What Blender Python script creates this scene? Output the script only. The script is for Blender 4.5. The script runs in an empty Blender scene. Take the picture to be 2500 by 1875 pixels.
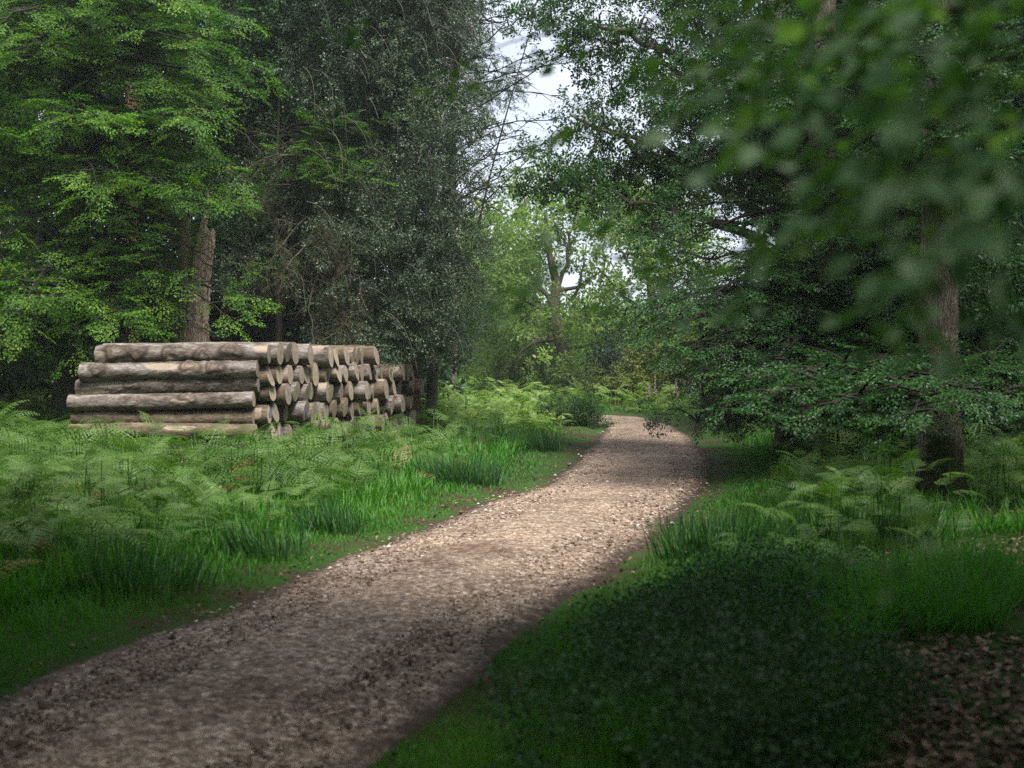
import bpy, math
import numpy as np
R = math.radians
rng = np.random.default_rng(7)

# ------------------------------------------------------------ camera, sky, sun
sc = bpy.context.scene
col = sc.collection
H, F = 1.65, 1138.0
cam_d = bpy.data.cameras.new('camera'); cam = bpy.data.objects.new('camera', cam_d); col.objects.link(cam)
cam.location = (0, 0, H); cam.rotation_euler = (R(90.2), 0, 0)
cam_d.sensor_width = 36.0; cam_d.lens = 40.0; cam_d.clip_end = 2000; cam_d.clip_start = 0.05
cam_d.dof.use_dof = True; cam_d.dof.focus_distance = 23.0; cam_d.dof.aperture_fstop = 1.8
sc.camera = cam
SUN_EL, SUN_AZ = 59.0, 158.0      # azimuth measured from +Y (away from camera) towards +X
world = bpy.data.worlds.new('World'); sc.world = world; world.use_nodes = True
wn, wl = world.node_tree.nodes, world.node_tree.links
wn.clear()
wo = wn.new('ShaderNodeOutputWorld'); bg = wn.new('ShaderNodeBackground')
sky = wn.new('ShaderNodeTexSky'); sky.sky_type = 'NISHITA'; sky.sun_disc = False
sky.sun_elevation = R(SUN_EL); sky.sun_rotation = R(SUN_AZ); sky.air_density = 1.0; sky.dust_density = 3.0; sky.altitude = 50
tc = wn.new('ShaderNodeTexCoord'); mp = wn.new('ShaderNodeMapping'); mp.inputs['Scale'].default_value = (1, 1, 3.2)
mp.inputs['Rotation'].default_value = (0.0, R(18), 0.0)
nz = wn.new('ShaderNodeTexNoise'); nz.inputs['Scale'].default_value = 3.0; nz.inputs['Detail'].default_value = 7; nz.inputs['Roughness'].default_value = .55
rp = wn.new('ShaderNodeValToRGB'); rp.color_ramp.elements[0].position = .30; rp.color_ramp.elements[0].color = (.52,.52,.52,1)
rp.color_ramp.elements[1].position = .70; rp.color_ramp.elements[1].color = (1, 1, 1, 1)
cl = wn.new('ShaderNodeRGB'); cl.outputs[0].default_value = (7.1, 7.5, 8.4, 1)   # veil of cloud, in the sky texture's own units
mx = wn.new('ShaderNodeMix'); mx.data_type = 'RGBA'
wl.new(tc.outputs['Generated'], mp.inputs['Vector']); wl.new(mp.outputs[0], nz.inputs['Vector']); wl.new(nz.outputs['Fac'], rp.inputs[0])
wl.new(rp.outputs[0], mx.inputs[0]); wl.new(sky.outputs[0], mx.inputs[6]); wl.new(cl.outputs[0], mx.inputs[7])
wl.new(mx.outputs[2], bg.inputs['Color']); bg.inputs['Strength'].default_value = 0.075
wl.new(bg.outputs[0], wo.inputs['Surface'])
sun_d = bpy.data.lights.new('sun', 'SUN'); sun = bpy.data.objects.new('sun', sun_d); col.objects.link(sun)
sun_d.energy = 4.0; sun_d.angle = R(20); sun_d.color = (1.0, .965, .91)
sun.rotation_euler = (R(90 - SUN_EL), 0, R(180 - SUN_AZ) )
sc.view_settings.view_transform = 'Standard'; sc.view_settings.look = 'None'; sc.view_settings.gamma = 1
sc.view_settings.exposure = 1.22
sc.render.engine = 'CYCLES'
cy = sc.cycles
cy.max_bounces = 5; cy.diffuse_bounces = 3; cy.glossy_bounces = 1; cy.transmission_bounces = 3; cy.transparent_max_bounces = 4; cy.volume_bounces = 0
cy.caustics_reflective = False; cy.caustics_refractive = False; cy.sample_clamp_indirect = 3.0
cy.use_adaptive_sampling = False; cy.use_denoising = False
try: cy.denoiser = 'OPENIMAGEDENOISE'; cy.denoising_prefilter = 'ACCURATE'
except Exception: pass

# ------------------------------------------------------------ small helpers
def nrm(a): return a / np.maximum(np.linalg.norm(a, axis=-1, keepdims=True), 1e-9)
def sstep(a, b, x):
    t = np.clip((x - a) / (b - a), 0, 1); return t * t * (3 - 2 * t)
def vnoise(x, y, s, seed=0):
    """smooth value noise in 2-D, 0..1"""
    x = np.asarray(x, float) / s + 100.3 + seed * 17.7; y = np.asarray(y, float) / s + 100.7 + seed * 9.1
    xi, yi = np.floor(x).astype(np.int64), np.floor(y).astype(np.int64); fx, fy = x - xi, y - yi
    fx, fy = fx*fx*(3-2*fx), fy*fy*(3-2*fy)
    def h(a, b):
        v = (a * 374761393 + b * 668265263 + seed * 69069) & 0x7fffffff
        v = ((v ^ (v >> 13)) * 1274126177) & 0x7fffffff
        return ((v ^ (v >> 16)) & 0xffff) / 65535.0
    return (h(xi, yi)*(1-fx) + h(xi+1, yi)*fx)*(1-fy) + (h(xi, yi+1)*(1-fx) + h(xi+1, yi+1)*fx)*fy
def ramp(y): return 1.0 * sstep(18, 58, y)
def unproj(u, v):
    """where the sight line through a picture point meets the sloping ground"""
    Y = 3.0
    for _ in range(2500):
        if H - (v - 388) / F * Y <= ramp(Y): break
        Y += .03
    return ((u - 512) / F * Y, Y)
def at(u, v, Y): return np.array(((u - 512) / F * Y, Y, H + (388 - v) / F * Y))

# path edges
LE = [(-3.2,1.0),(-3.3,-6.0)][::-1] + [unproj(u, v) for u, v in ((0,699),(116,648),(259,597),(343,555),(417,532),(481,502),(542,486),(579,458),(597,440),(606,428))] + [(2.7,38.6),(0.5,40.3),(-5,42.0),(-16,43.6)]
RE = [(-1.1,-6.0),(-.95,1.0)] + [unproj(u, v) for u, v in ((356,768),(418,706),(468,667),(518,620),(588,574),(644,539),(685,505),(706,472),(704,454),(681,431))] + [(4.9,39.0),(3.6,42.2),(-4,45.6),(-15,47.4)]
def resample(P, n):
    P = np.array(P, float)
    # Catmull-Rom through the points
    Q = np.vstack([2*P[0]-P[1], P, 2*P[-1]-P[-2]]); out = []
    for i in range(1, len(Q)-2):
        t = np.linspace(0, 1, 12, endpoint=False)[:, None]
        a, b, c, d = Q[i-1], Q[i], Q[i+1], Q[i+2]
        out.append(.5*((2*b) + (c-a)*t + (2*a-5*b+4*c-d)*t*t + (3*b-a-3*c+d)*t**3))
    out.append(P[-1:]); C = np.vstack(out)
    s = np.r_[0, np.cumsum(np.linalg.norm(np.diff(C, axis=0), axis=1))]
    k = np.linspace(0, 1, n) ** 1.0 * s[-1]
    return np.stack([np.interp(k, s, C[:, 0]), np.interp(k, s, C[:, 1])], 1)
NP = 260
LP, RP = resample(LE, NP), resample(RE, NP)
CP = (LP + RP) / 2; HWP = np.linalg.norm(LP - RP, axis=1) / 2
def path_dist(x, y):
    """metres outside the path (negative on it) and the side: -1 left, +1 right"""
    x = np.asarray(x, float).ravel(); y = np.asarray(y, float).ravel()
    d = np.empty(len(x)); sd = np.empty(len(x))
    tg = np.gradient(CP, axis=0)
    for a in range(0, len(x), 20000):
        b = slice(a, a + 20000)
        dx = x[b, None] - CP[None, :, 0]; dy = y[b, None] - CP[None, :, 1]
        q = np.hypot(dx, dy) - HWP[None]
        i = q.argmin(1); j = np.arange(len(i)); d[b] = q[j, i]
        sd[b] = np.sign(tg[i, 1] * dx[j, i] - tg[i, 0] * dy[j, i])
    return d, sd
def ground_z(x, y, d=None):
    x = np.asarray(x, float); y = np.asarray(y, float); sh = x.shape
    if d is None: d, _ = path_dist(x, y)
    d = d.reshape(sh)
    z = ramp(y)
    out = sstep(0, 2.0, d)
    z = z + out * (.16 * (vnoise(x, y, 3.1, 3) - .35) + .05 * vnoise(x, y, .9, 4)) + .10 * sstep(1.0, 4.0, d)
    z = z - .05 * (1 - sstep(-.25, .12, d)) + .012 * sstep(0, .3, d)
    z = z + .24 * sstep(5.5, 10, -x) * sstep(10, 18, y)
    z = z + sstep(60, 140, y) * 2.5
    return z
def gz(x, y): return float(ground_z(np.array([x]), np.array([y]))[0])

def mesh(name, V, quads=None, tris=None, mats=(), attrs=None, smooth=False, parent=None, matidx=None):
    me = bpy.data.meshes.new(name)
    V = np.asarray(V, np.float32).reshape(-1, 3)
    q = np.zeros((0, 4), np.int32) if quads is None else np.asarray(quads, np.int32).reshape(-1, 4)
    t = np.zeros((0, 3), np.int32) if tris is None else np.asarray(tris, np.int32).reshape(-1, 3)
    me.vertices.add(len(V)); me.vertices.foreach_set('co', V.ravel())
    lv = np.concatenate([q.ravel(), t.ravel()])
    me.loops.add(len(lv)); me.loops.foreach_set('vertex_index', lv)
    ls = np.concatenate([np.arange(len(q)) * 4, len(q) * 4 + np.arange(len(t)) * 3]).astype(np.int32)
    me.polygons.add(len(ls)); me.polygons.foreach_set('loop_start', ls)
    me.polygons.foreach_set('use_smooth', np.full(len(ls), smooth))
    for m in mats: me.materials.append(m)
    if matidx is not None: me.polygons.foreach_set('material_index', np.asarray(matidx, np.int32))
    me.update(calc_edges=True)
    for k, a in (attrs or {}).items():
        at_ = me.attributes.new(k, 'FLOAT', 'POINT'); at_.data.foreach_set('value', np.asarray(a, np.float32))
    o = bpy.data.objects.new(name, me); col.objects.link(o)
    if parent is not None:
        o.parent = parent; o.location = -parent.location     # parents sit unrotated at the thing's base
    return o
def tag(o, label=None, cat=None, group=None, kind=None):
    if label: o['label'] = label
    if cat: o['category'] = cat
    if group: o['group'] = group
    if kind: o['kind'] = kind
    return o
def empty(name, loc, label, cat, group=None):
    o = bpy.data.objects.new(name, None); col.objects.link(o); o.location = loc; o.empty_display_size = .3
    return tag(o, label, cat, group)

# ------------------------------------------------------------ materials
def new_mat(name):
    m = bpy.data.materials.new(name); m.use_nodes = True; m.node_tree.nodes.clear()
    return m, m.node_tree.nodes, m.node_tree.links
def ramp_node(N, stops):
    r = N.new('ShaderNodeValToRGB'); e = r.color_ramp.elements
    while len(e) < len(stops): e.new(.5)
    for k, (p, c) in enumerate(stops): e[k].position = p; e[k].color = (*c, 1)
    return r
def leaf_mat(name, stops, rough=.5, spec=.4, trans=.35, tcol=(.95, 1.3, .30)):
    m, N, L = new_mat(name)
    a = N.new('ShaderNodeAttribute'); a.attribute_name = 'tint'
    r = ramp_node(N, stops); L.new(a.outputs['Fac'], r.inputs[0])
    p = N.new('ShaderNodeBsdfPrincipled'); p.inputs['Roughness'].default_value = rough; p.inputs['Specular IOR Level'].default_value = spec
    L.new(r.outputs[0], p.inputs['Base Color'])
    t = N.new('ShaderNodeBsdfTranslucent'); g = N.new('ShaderNodeMix'); g.data_type = 'RGBA'; g.blend_type = 'MULTIPLY'; g.inputs[0].default_value = 1
    L.new(r.outputs[0], g.inputs[6]); g.inputs[7].default_value = (*tcol, 1); L.new(g.outputs[2], t.inputs['Color'])
    s = N.new('ShaderNodeMixShader'); s.inputs[0].default_value = trans; L.new(p.outputs[0], s.inputs[1]); L.new(t.outputs[0], s.inputs[2])
    o = N.new('ShaderNodeOutputMaterial'); L.new(s.outputs[0], o.inputs[0])
    return m
def bark_mat(name, c1, c2, c3, scale=1.0, moss=None, bump=.5):
    m, N, L = new_mat(name)
    tc = N.new('ShaderNodeTexCoord'); mp = N.new('ShaderNodeMapping'); mp.inputs['Scale'].default_value = (9*scale, 9*scale, 1.6*scale)
    L.new(tc.outputs['Object'], mp.inputs['Vector'])
    n1 = N.new('ShaderNodeTexNoise'); n1.inputs['Scale'].default_value = 2.2; n1.inputs['Detail'].default_value = 8; n1.inputs['Roughness'].default_value = .7
    L.new(mp.outputs[0], n1.inputs['Vector'])
    vo = N.new('ShaderNodeTexVoronoi'); vo.inputs['Scale'].default_value = 2.6; vo.feature = 'DISTANCE_TO_EDGE'; L.new(mp.outputs[0], vo.inputs['Vector'])
    r = ramp_node(N, [(.3, c1), (.52, c2), (.72, c3)]); L.new(n1.outputs['Fac'], r.inputs[0])
    vr = ramp_node(N, [(0, (.35,.35,.35)), (.12, (1,1,1))]); L.new(vo.outputs['Distance'], vr.inputs[0])
    mu = N.new('ShaderNodeMix'); mu.data_type = 'RGBA'; mu.blend_type = 'MULTIPLY'; mu.inputs[0].default_value = .8
    L.new(r.outputs[0], mu.inputs[6]); L.new(vr.outputs[0], mu.inputs[7]); c = mu.outputs[2]
    if moss:
        n2 = N.new('ShaderNodeTexNoise'); n2.inputs['Scale'].default_value = 1.7; n2.inputs['Detail'].default_value = 5; L.new(tc.outputs['Object'], n2.inputs['Vector'])
        sx = N.new('ShaderNodeSeparateXYZ'); L.new(tc.outputs['Object'], sx.inputs[0])
        mr = N.new('ShaderNodeMapRange'); mr.inputs[1].default_value = 0; mr.inputs[2].default_value = moss[1]; mr.inputs[3].default_value = .35; mr.inputs[4].default_value = 0.0
        L.new(sx.outputs[2], mr.inputs[0]); ad = N.new('ShaderNodeMath'); ad.operation = 'ADD'; L.new(mr.outputs[0], ad.inputs[0]); L.new(n2.outputs['Fac'], ad.inputs[1])
        mr2 = ramp_node(N, [(.56, (0,0,0)), (.68, (1,1,1))]); L.new(ad.outputs[0], mr2.inputs[0])
        m2 = N.new('ShaderNodeMix'); m2.data_type = 'RGBA'; L.new(mr2.outputs[0], m2.inputs[0]); L.new(c, m2.inputs[6]); m2.inputs[7].default_value = (*moss[0], 1); c = m2.outputs[2]
    p = N.new('ShaderNodeBsdfPrincipled'); p.inputs['Roughness'].default_value = .9; p.inputs['Specular IOR Level'].default_value = .2
    L.new(c, p.inputs['Base Color'])
    h = N.new('ShaderNodeMath'); h.operation = 'MULTIPLY'; L.new(vr.outputs[0], h.inputs[0]); L.new(n1.outputs['Fac'], h.inputs[1])
    b = N.new('ShaderNodeBump'); b.inputs['Strength'].default_value = bump; b.inputs['Distance'].default_value = .03
    L.new(h.outputs[0], b.inputs['Height']); L.new(b.outputs[0], p.inputs['Normal'])
    o = N.new('ShaderNodeOutputMaterial'); L.new(p.outputs[0], o.inputs[0])
    return m
def plain_mat(name, c, rough=.7):
    m, N, L = new_mat(name); p = N.new('ShaderNodeBsdfPrincipled'); p.inputs['Roughness'].default_value = rough
    n = N.new('ShaderNodeTexNoise'); n.inputs['Scale'].default_value = 14; n.inputs['Detail'].default_value = 4
    r = ramp_node(N, [(.3, tuple(.7*k for k in c)), (.7, tuple(1.25*k for k in c))]); L.new(n.outputs['Fac'], r.inputs[0]); L.new(r.outputs[0], p.inputs['Base Color'])
    o = N.new('ShaderNodeOutputMaterial'); L.new(p.outputs[0], o.inputs[0]); return m

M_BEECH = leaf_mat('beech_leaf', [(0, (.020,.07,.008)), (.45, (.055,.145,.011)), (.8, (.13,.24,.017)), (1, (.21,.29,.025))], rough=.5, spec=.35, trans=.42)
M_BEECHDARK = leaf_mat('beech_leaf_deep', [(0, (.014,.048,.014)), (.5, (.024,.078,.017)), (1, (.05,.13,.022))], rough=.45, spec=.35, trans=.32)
M_HOLLY = leaf_mat('holly_leaf', [(0, (.020,.045,.020)), (.6, (.048,.088,.040)), (.93, (.10,.15,.065)), (1, (.20,.17,.03))], rough=.45, spec=.5, trans=.15, tcol=(1,1.1,.6))
M_HAZEL = leaf_mat('hazel_leaf', [(0, (.014,.045,.014)), (.6, (.026,.075,.02)), (1, (.055,.12,.03))], rough=.5, spec=.35, trans=.35)
M_OAK = leaf_mat('oak_leaf', [(0, (.016,.05,.013)), (.5, (.03,.082,.018)), (1, (.06,.125,.022))], rough=.45, spec=.4, trans=.35)
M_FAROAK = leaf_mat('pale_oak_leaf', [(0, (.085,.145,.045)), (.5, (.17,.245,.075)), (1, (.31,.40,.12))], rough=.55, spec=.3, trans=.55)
M_LARCH = leaf_mat('larch_needle', [(0, (.12,.20,.05)), (.5, (.22,.32,.08)), (1, (.34,.42,.13))], rough=.6, spec=.2, trans=.4)
M_SPRUCE = leaf_mat('spruce_needle', [(0, (.02,.05,.032)), (.6, (.035,.08,.045)), (1, (.06,.12,.055))], rough=.6, spec=.3, trans=.15)
M_OLIVE = leaf_mat('olive_leaf', [(0, (.07,.10,.03)), (.6, (.14,.165,.04)), (1, (.24,.23,.06))], rough=.6, spec=.25, trans=.35)
M_YEW = leaf_mat('dry_needle', [(0, (.035,.04,.018)), (.6, (.07,.065,.03)), (1, (.12,.10,.045))], rough=.7, spec=.15, trans=.2)
M_FERN = leaf_mat('bracken_frond', [(0, (.036,.088,.018)), (.5, (.085,.165,.032)), (.9, (.15,.24,.06)), (1, (.24,.29,.13))], rough=.45, spec=.4, trans=.35)
M_FERNPALE = leaf_mat('lit_bracken_frond', [(0, (.09,.16,.035)), (.5, (.17,.26,.06)), (1, (.28,.36,.12))], rough=.5, spec=.35, trans=.4)  # paler copy of the bracken leaf; the far field's sunlight is put into its colour
M_DEADFERN = leaf_mat('dead_bracken', [(0, (.10,.055,.025)), (1, (.30,.20,.10))], rough=.8, spec=.15, trans=.2, tcol=(1,.9,.7))
M_GRASS = leaf_mat('grass_blade', [(0, (.03,.11,.012)), (.5, (.055,.185,.018)), (.93, (.10,.26,.03)), (1, (.30,.28,.12))], rough=.5, spec=.3, trans=.45)
M_RUSH = leaf_mat('rush_blade', [(0, (.016,.06,.018)), (.6, (.028,.10,.024)), (1, (.09,.17,.04))], rough=.5, spec=.3, trans=.3)
M_BRAMBLE = leaf_mat('bramble_leaf', [(0, (.018,.055,.018)), (.6, (.032,.09,.028)), (1, (.06,.14,.035))], rough=.5, spec=.35, trans=.25)
M_LITTER = leaf_mat('fallen_leaf', [(0, (.05,.032,.018)), (.6, (.13,.085,.052)), (1, (.30,.22,.14))], rough=.75, spec=.2, trans=.1, tcol=(1,.9,.7))
M_BEECHLIT = leaf_mat('beech_leaf_lit', [(0, (.075,.165,.08)), (.5, (.14,.25,.13)), (1, (.25,.36,.22))], rough=.5, spec=.3, trans=.5)  # beech leaf lightened: the light missing on the near sprays is put into the colour
M_BARK = bark_mat('beech_bark', (.05,.045,.035), (.11,.095,.075), (.19,.17,.14), 1.0, ((.035,.055,.012), 2.2))
M_OAKBARK = bark_mat('oak_bark', (.075,.06,.045), (.18,.15,.115), (.30,.26,.21), 1.3, ((.03,.042,.010), 1.1), bump=1.0)
M_PINE = bark_mat('pine_bark', (.06,.03,.02), (.15,.085,.055), (.24,.15,.11), .9)
M_TWIG = bark_mat('dark_twig_bark', (.013,.012,.009), (.028,.025,.019), (.05,.044,.034), 1.5)
M_HTWIG = bark_mat('pale_twig_bark', (.09,.085,.06), (.15,.145,.105), (.24,.23,.17), 1.5)
M_DRYTWIG = bark_mat('dry_twig_bark', (.05,.042,.028), (.09,.075,.05), (.135,.112,.076), 1.5)
M_SNAG = bark_mat('weathered_wood', (.17,.115,.08), (.37,.275,.215), (.52,.42,.34), .8, bump=.9)

# ------------------------------------------------------------ wood tubes
class Tubes:
    def __init__(s): s.V = []; s.Q = []; s.n = 0
    def add(s, P, r, k=6, rough=0.0):
        P = np.asarray(P, float); r = np.broadcast_to(np.asarray(r, float), (len(P),))
        T = nrm(np.gradient(P, axis=0)); ref = np.array((0., 0., 1.)) if abs(T[0, 2]) < .9 else np.array((1., 0., 0.))
        A = nrm(np.cross(T, ref)); B = np.cross(T, A)
        th = np.linspace(0, 2*np.pi, k, endpoint=False)
        rr = r[:, None] * (1 + rough * rng.normal(size=(len(P), k)))
        V = P[:, None] + rr[..., None] * (np.cos(th)[None, :, None] * A[:, None] + np.sin(th)[None, :, None] * B[:, None])
        i = np.arange(len(P)-1)[:, None] * k; j = np.arange(k)[None]; j2 = (j + 1) % k
        Q = np.stack([i+j, i+j2, i+k+j2, i+k+j], -1).reshape(-1, 4) + s.n
        s.V.append(V.reshape(-1, 3)); s.Q.append(Q); s.n += V.shape[0]*V.shape[1]
        return s
    def build(s, name, mat, parent=None, smooth=True):
        return mesh(name, np.vstack(s.V), np.vstack(s.Q), mats=[mat], smooth=smooth, parent=parent)
def bez(p0, p1, p2, n):
    t = np.linspace(0, 1, n)[:, None]; return (1-t)**2*p0 + 2*t*(1-t)*p1 + t*t*p2

# ------------------------------------------------------------ sprays of leaves: templates (P, D, N, len, wid)
def spray_beech(L=.8, n_side=8, leaf=.075, seed=0, flat=.12):
    g = np.random.default_rng(seed); P = []; D = []
    def twig(p0, d, ln):
        k = max(2, int(ln / (leaf * .62)))
        for i in range(k):
            t = (i + .7) / k; s = 1 if i % 2 else -1
            side = np.array((-d[1], d[0], 0)) * s
            p = p0 + d * ln * t + np.array((0, 0, -.10 * ln * t * t)); dd = nrm(d * .75 + side * .7 + g.normal(0, .12, 3))
            P.append(p); D.append(dd)
        P.append(p0 + d * ln - np.array((0,0,.10*ln))); D.append(d)
    twig(np.zeros(3), np.array((1., 0, 0)), L)
    for i in range(n_side):
        t = .12 + .8 * i / n_side; s = 1 if i % 2 else -1; a = R(48 - 12*t) * s
        d = np.array((math.cos(a), math.sin(a), g.normal(0, .06))); d = nrm(d)
        twig(np.array((L*t, 0, -.1*L*t*t)), d, L * (.58 - .42 * t) * g.uniform(.75, 1.15))
    P = np.array(P); D = np.array(D); n = len(P)
    N = nrm(np.array((0, 0, 1.)) + g.normal(0, flat * 2.2, (n, 3)))
    P = P + g.normal(0, flat * .12, (n, 3)); D = D + np.c_[np.zeros((n, 2)), g.normal(-.12, .15, n)]
    ln = leaf * g.uniform(.75, 1.2, n)
    return P, nrm(D), N, ln, ln * .62
def spray_tuft(L=.5, n=40, leaf=.055, seed=0, spread=.16, wid=.55, droop=.1):
    g = np.random.default_rng(seed); t = g.uniform(.05, 1, n) ** .8
    off = g.normal(0, 1, (n, 3)); off[:, 0] *= .3; off = nrm(off)
    P = np.c_[L*t, np.zeros(n), -droop*L*t*t] + off * spread * (1.15 - .7 * t)[:, None] * g.uniform(.2, 1, n)[:, None]
    D = nrm(np.array((.6, 0, 0)) + off + g.normal(0, .3, (n, 3))); N = nrm(np.cross(D, g.normal(0, 1, (n, 3)))); N *= np.sign(N[:, 2:3] + 1e-6)
    ln = leaf * g.uniform(.7, 1.25, n)
    return P, D, N, ln, ln * wid
def spray_cluster(L=.5, n=46, leaf=.10, seed=0, k=5, r=.13, wid=.55):
    g = np.random.default_rng(seed); c = np.c_[g.uniform(.1, 1, k)*L, g.normal(0, .22*L, k), g.normal(0, .16*L, k)]
    i = g.integers(0, k, n); off = nrm(g.normal(0, 1, (n, 3)) + (0, 0, .35))
    P = c[i] + off * r * g.uniform(.1, 1, n)[:, None]; D = nrm(off + g.normal(0, .35, (n, 3)))
    N = nrm(np.cross(D, g.normal(0, 1, (n, 3)))); N *= np.sign(N[:, 2:3] + 1e-6); ln = leaf * g.uniform(.7, 1.25, n)
    return P, D, N, ln, ln * wid
def spray_needle(L=.9, n_side=12, seed=0, droop=.35, wid=.012, nl=.22):
    """feathery hanging conifer spray: long thin strips of needles"""
    g = np.random.default_rng(seed); P = []; D = []; ln = []
    for i in range(n_side*4):
        t = g.uniform(0, 1); s = 1 if i % 2 else -1
        P.append((L*t, 0, -droop*L*t*t)); D.append((.55, s*g.uniform(.25, .9), -g.uniform(.1, 1.0)*droop*2 + g.normal(0, .15))); ln.append(nl*(1.25-.8*t)*g.uniform(.6, 1.2))
    P = np.array(P) + g.normal(0, .02, (len(P), 3)); D = nrm(np.array(D)); ln = np.array(ln)
    N = nrm(np.cross(D, g.normal(0, 1, D.shape))); return P, D, N, ln, np.full(len(ln), wid) + ln * .09

def leaves(frames, templates, tint_base=None, jitter=.25, clump=.35):
    """stamp spray templates on frames (pos, forward, up, scale): one mesh of leaf quads"""
    if isinstance(frames, list): frames = [np.vstack([np.atleast_2d(f[i]) if i < 3 else np.atleast_1d(f[i])[:, None] for f in frames]) for i in range(4)]
    pos, fwd, up, scl = frames; scl = scl.reshape(-1)
    X = nrm(fwd); Y = nrm(np.cross(up, X)); Z = np.cross(X, Y)
    Mx = np.stack([X, Y, Z], 2)
    which = rng.integers(0, len(templates), len(pos)); VV = []; TT = []
    base = rng.uniform(0, 1, len(pos)) if tint_base is None else tint_base
    for k, tp in enumerate(templates):
        m = which == k
        if not m.any(): continue
        P, D, N, ln, wd = tp; Mk = Mx[m]; s = scl[m][:, None, None]
        wp = np.einsum('nij,lj->nli', Mk, P) * s + pos[m][:, None]
        d = np.einsum('nij,lj->nli', Mk, D); n = np.einsum('nij,lj->nli', Mk, N)
        d = nrm(d + rng.normal(0, jitter*.4, d.shape)); n = nrm(n + rng.normal(0, jitter, n.shape))
        sd = nrm(np.cross(d, n)); n = np.cross(sd, d)
        l = ln[None, :, None] * s; w = wd[None, :, None] * s
        v0 = wp; v1 = wp + d*l*.42 + sd*w*.5 + n*w*.13; v2 = wp + d*l - n*l*.12; v3 = wp + d*l*.42 - sd*w*.5 + n*w*.13
        V = np.stack([v0, v1, v2, v3], 2)
        VV.append(V.reshape(-1, 3))
        tt = (1-clump) * rng.uniform(0, 1, wp.shape[:2]) + clump * base[m][:, None]
        TT.append(np.repeat(np.clip(tt, 0, 1).reshape(-1), 4))
    V = np.vstack(VV); T = np.concatenate(TT); Q = np.arange(len(V)).reshape(-1, 4)
    return V, Q, T
BEECH_T = [spray_beech(.85, 8, .078, s) for s in range(5)]
BEECH_BIG = [spray_beech(1.1, 7, .15, s+20) for s in range(3)]
HOLLY_T = [spray_tuft(.55, 46, .06, s) for s in range(5)]
HAZEL_T = [spray_tuft(.6, 34, .09, s, .2, .75) for s in range(4)]
OAK_T = [spray_cluster(.65, 60, .10, s) for s in range(5)]
BIG_T = [spray_cluster(1.2, 40, .26, s, 5, .35, .7) for s in range(3)]
FAR_T = [spray_cluster(1.3, 60, .19, s, 6, .30, .65) for s in range(5)]
NEEDLE_T = [spray_needle(1.1, 13, s) for s in range(4)]
BIRCH_T = [spray_tuft(.7, 26, .045, s, .12, .7, .35) for s in range(4)]

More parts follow.
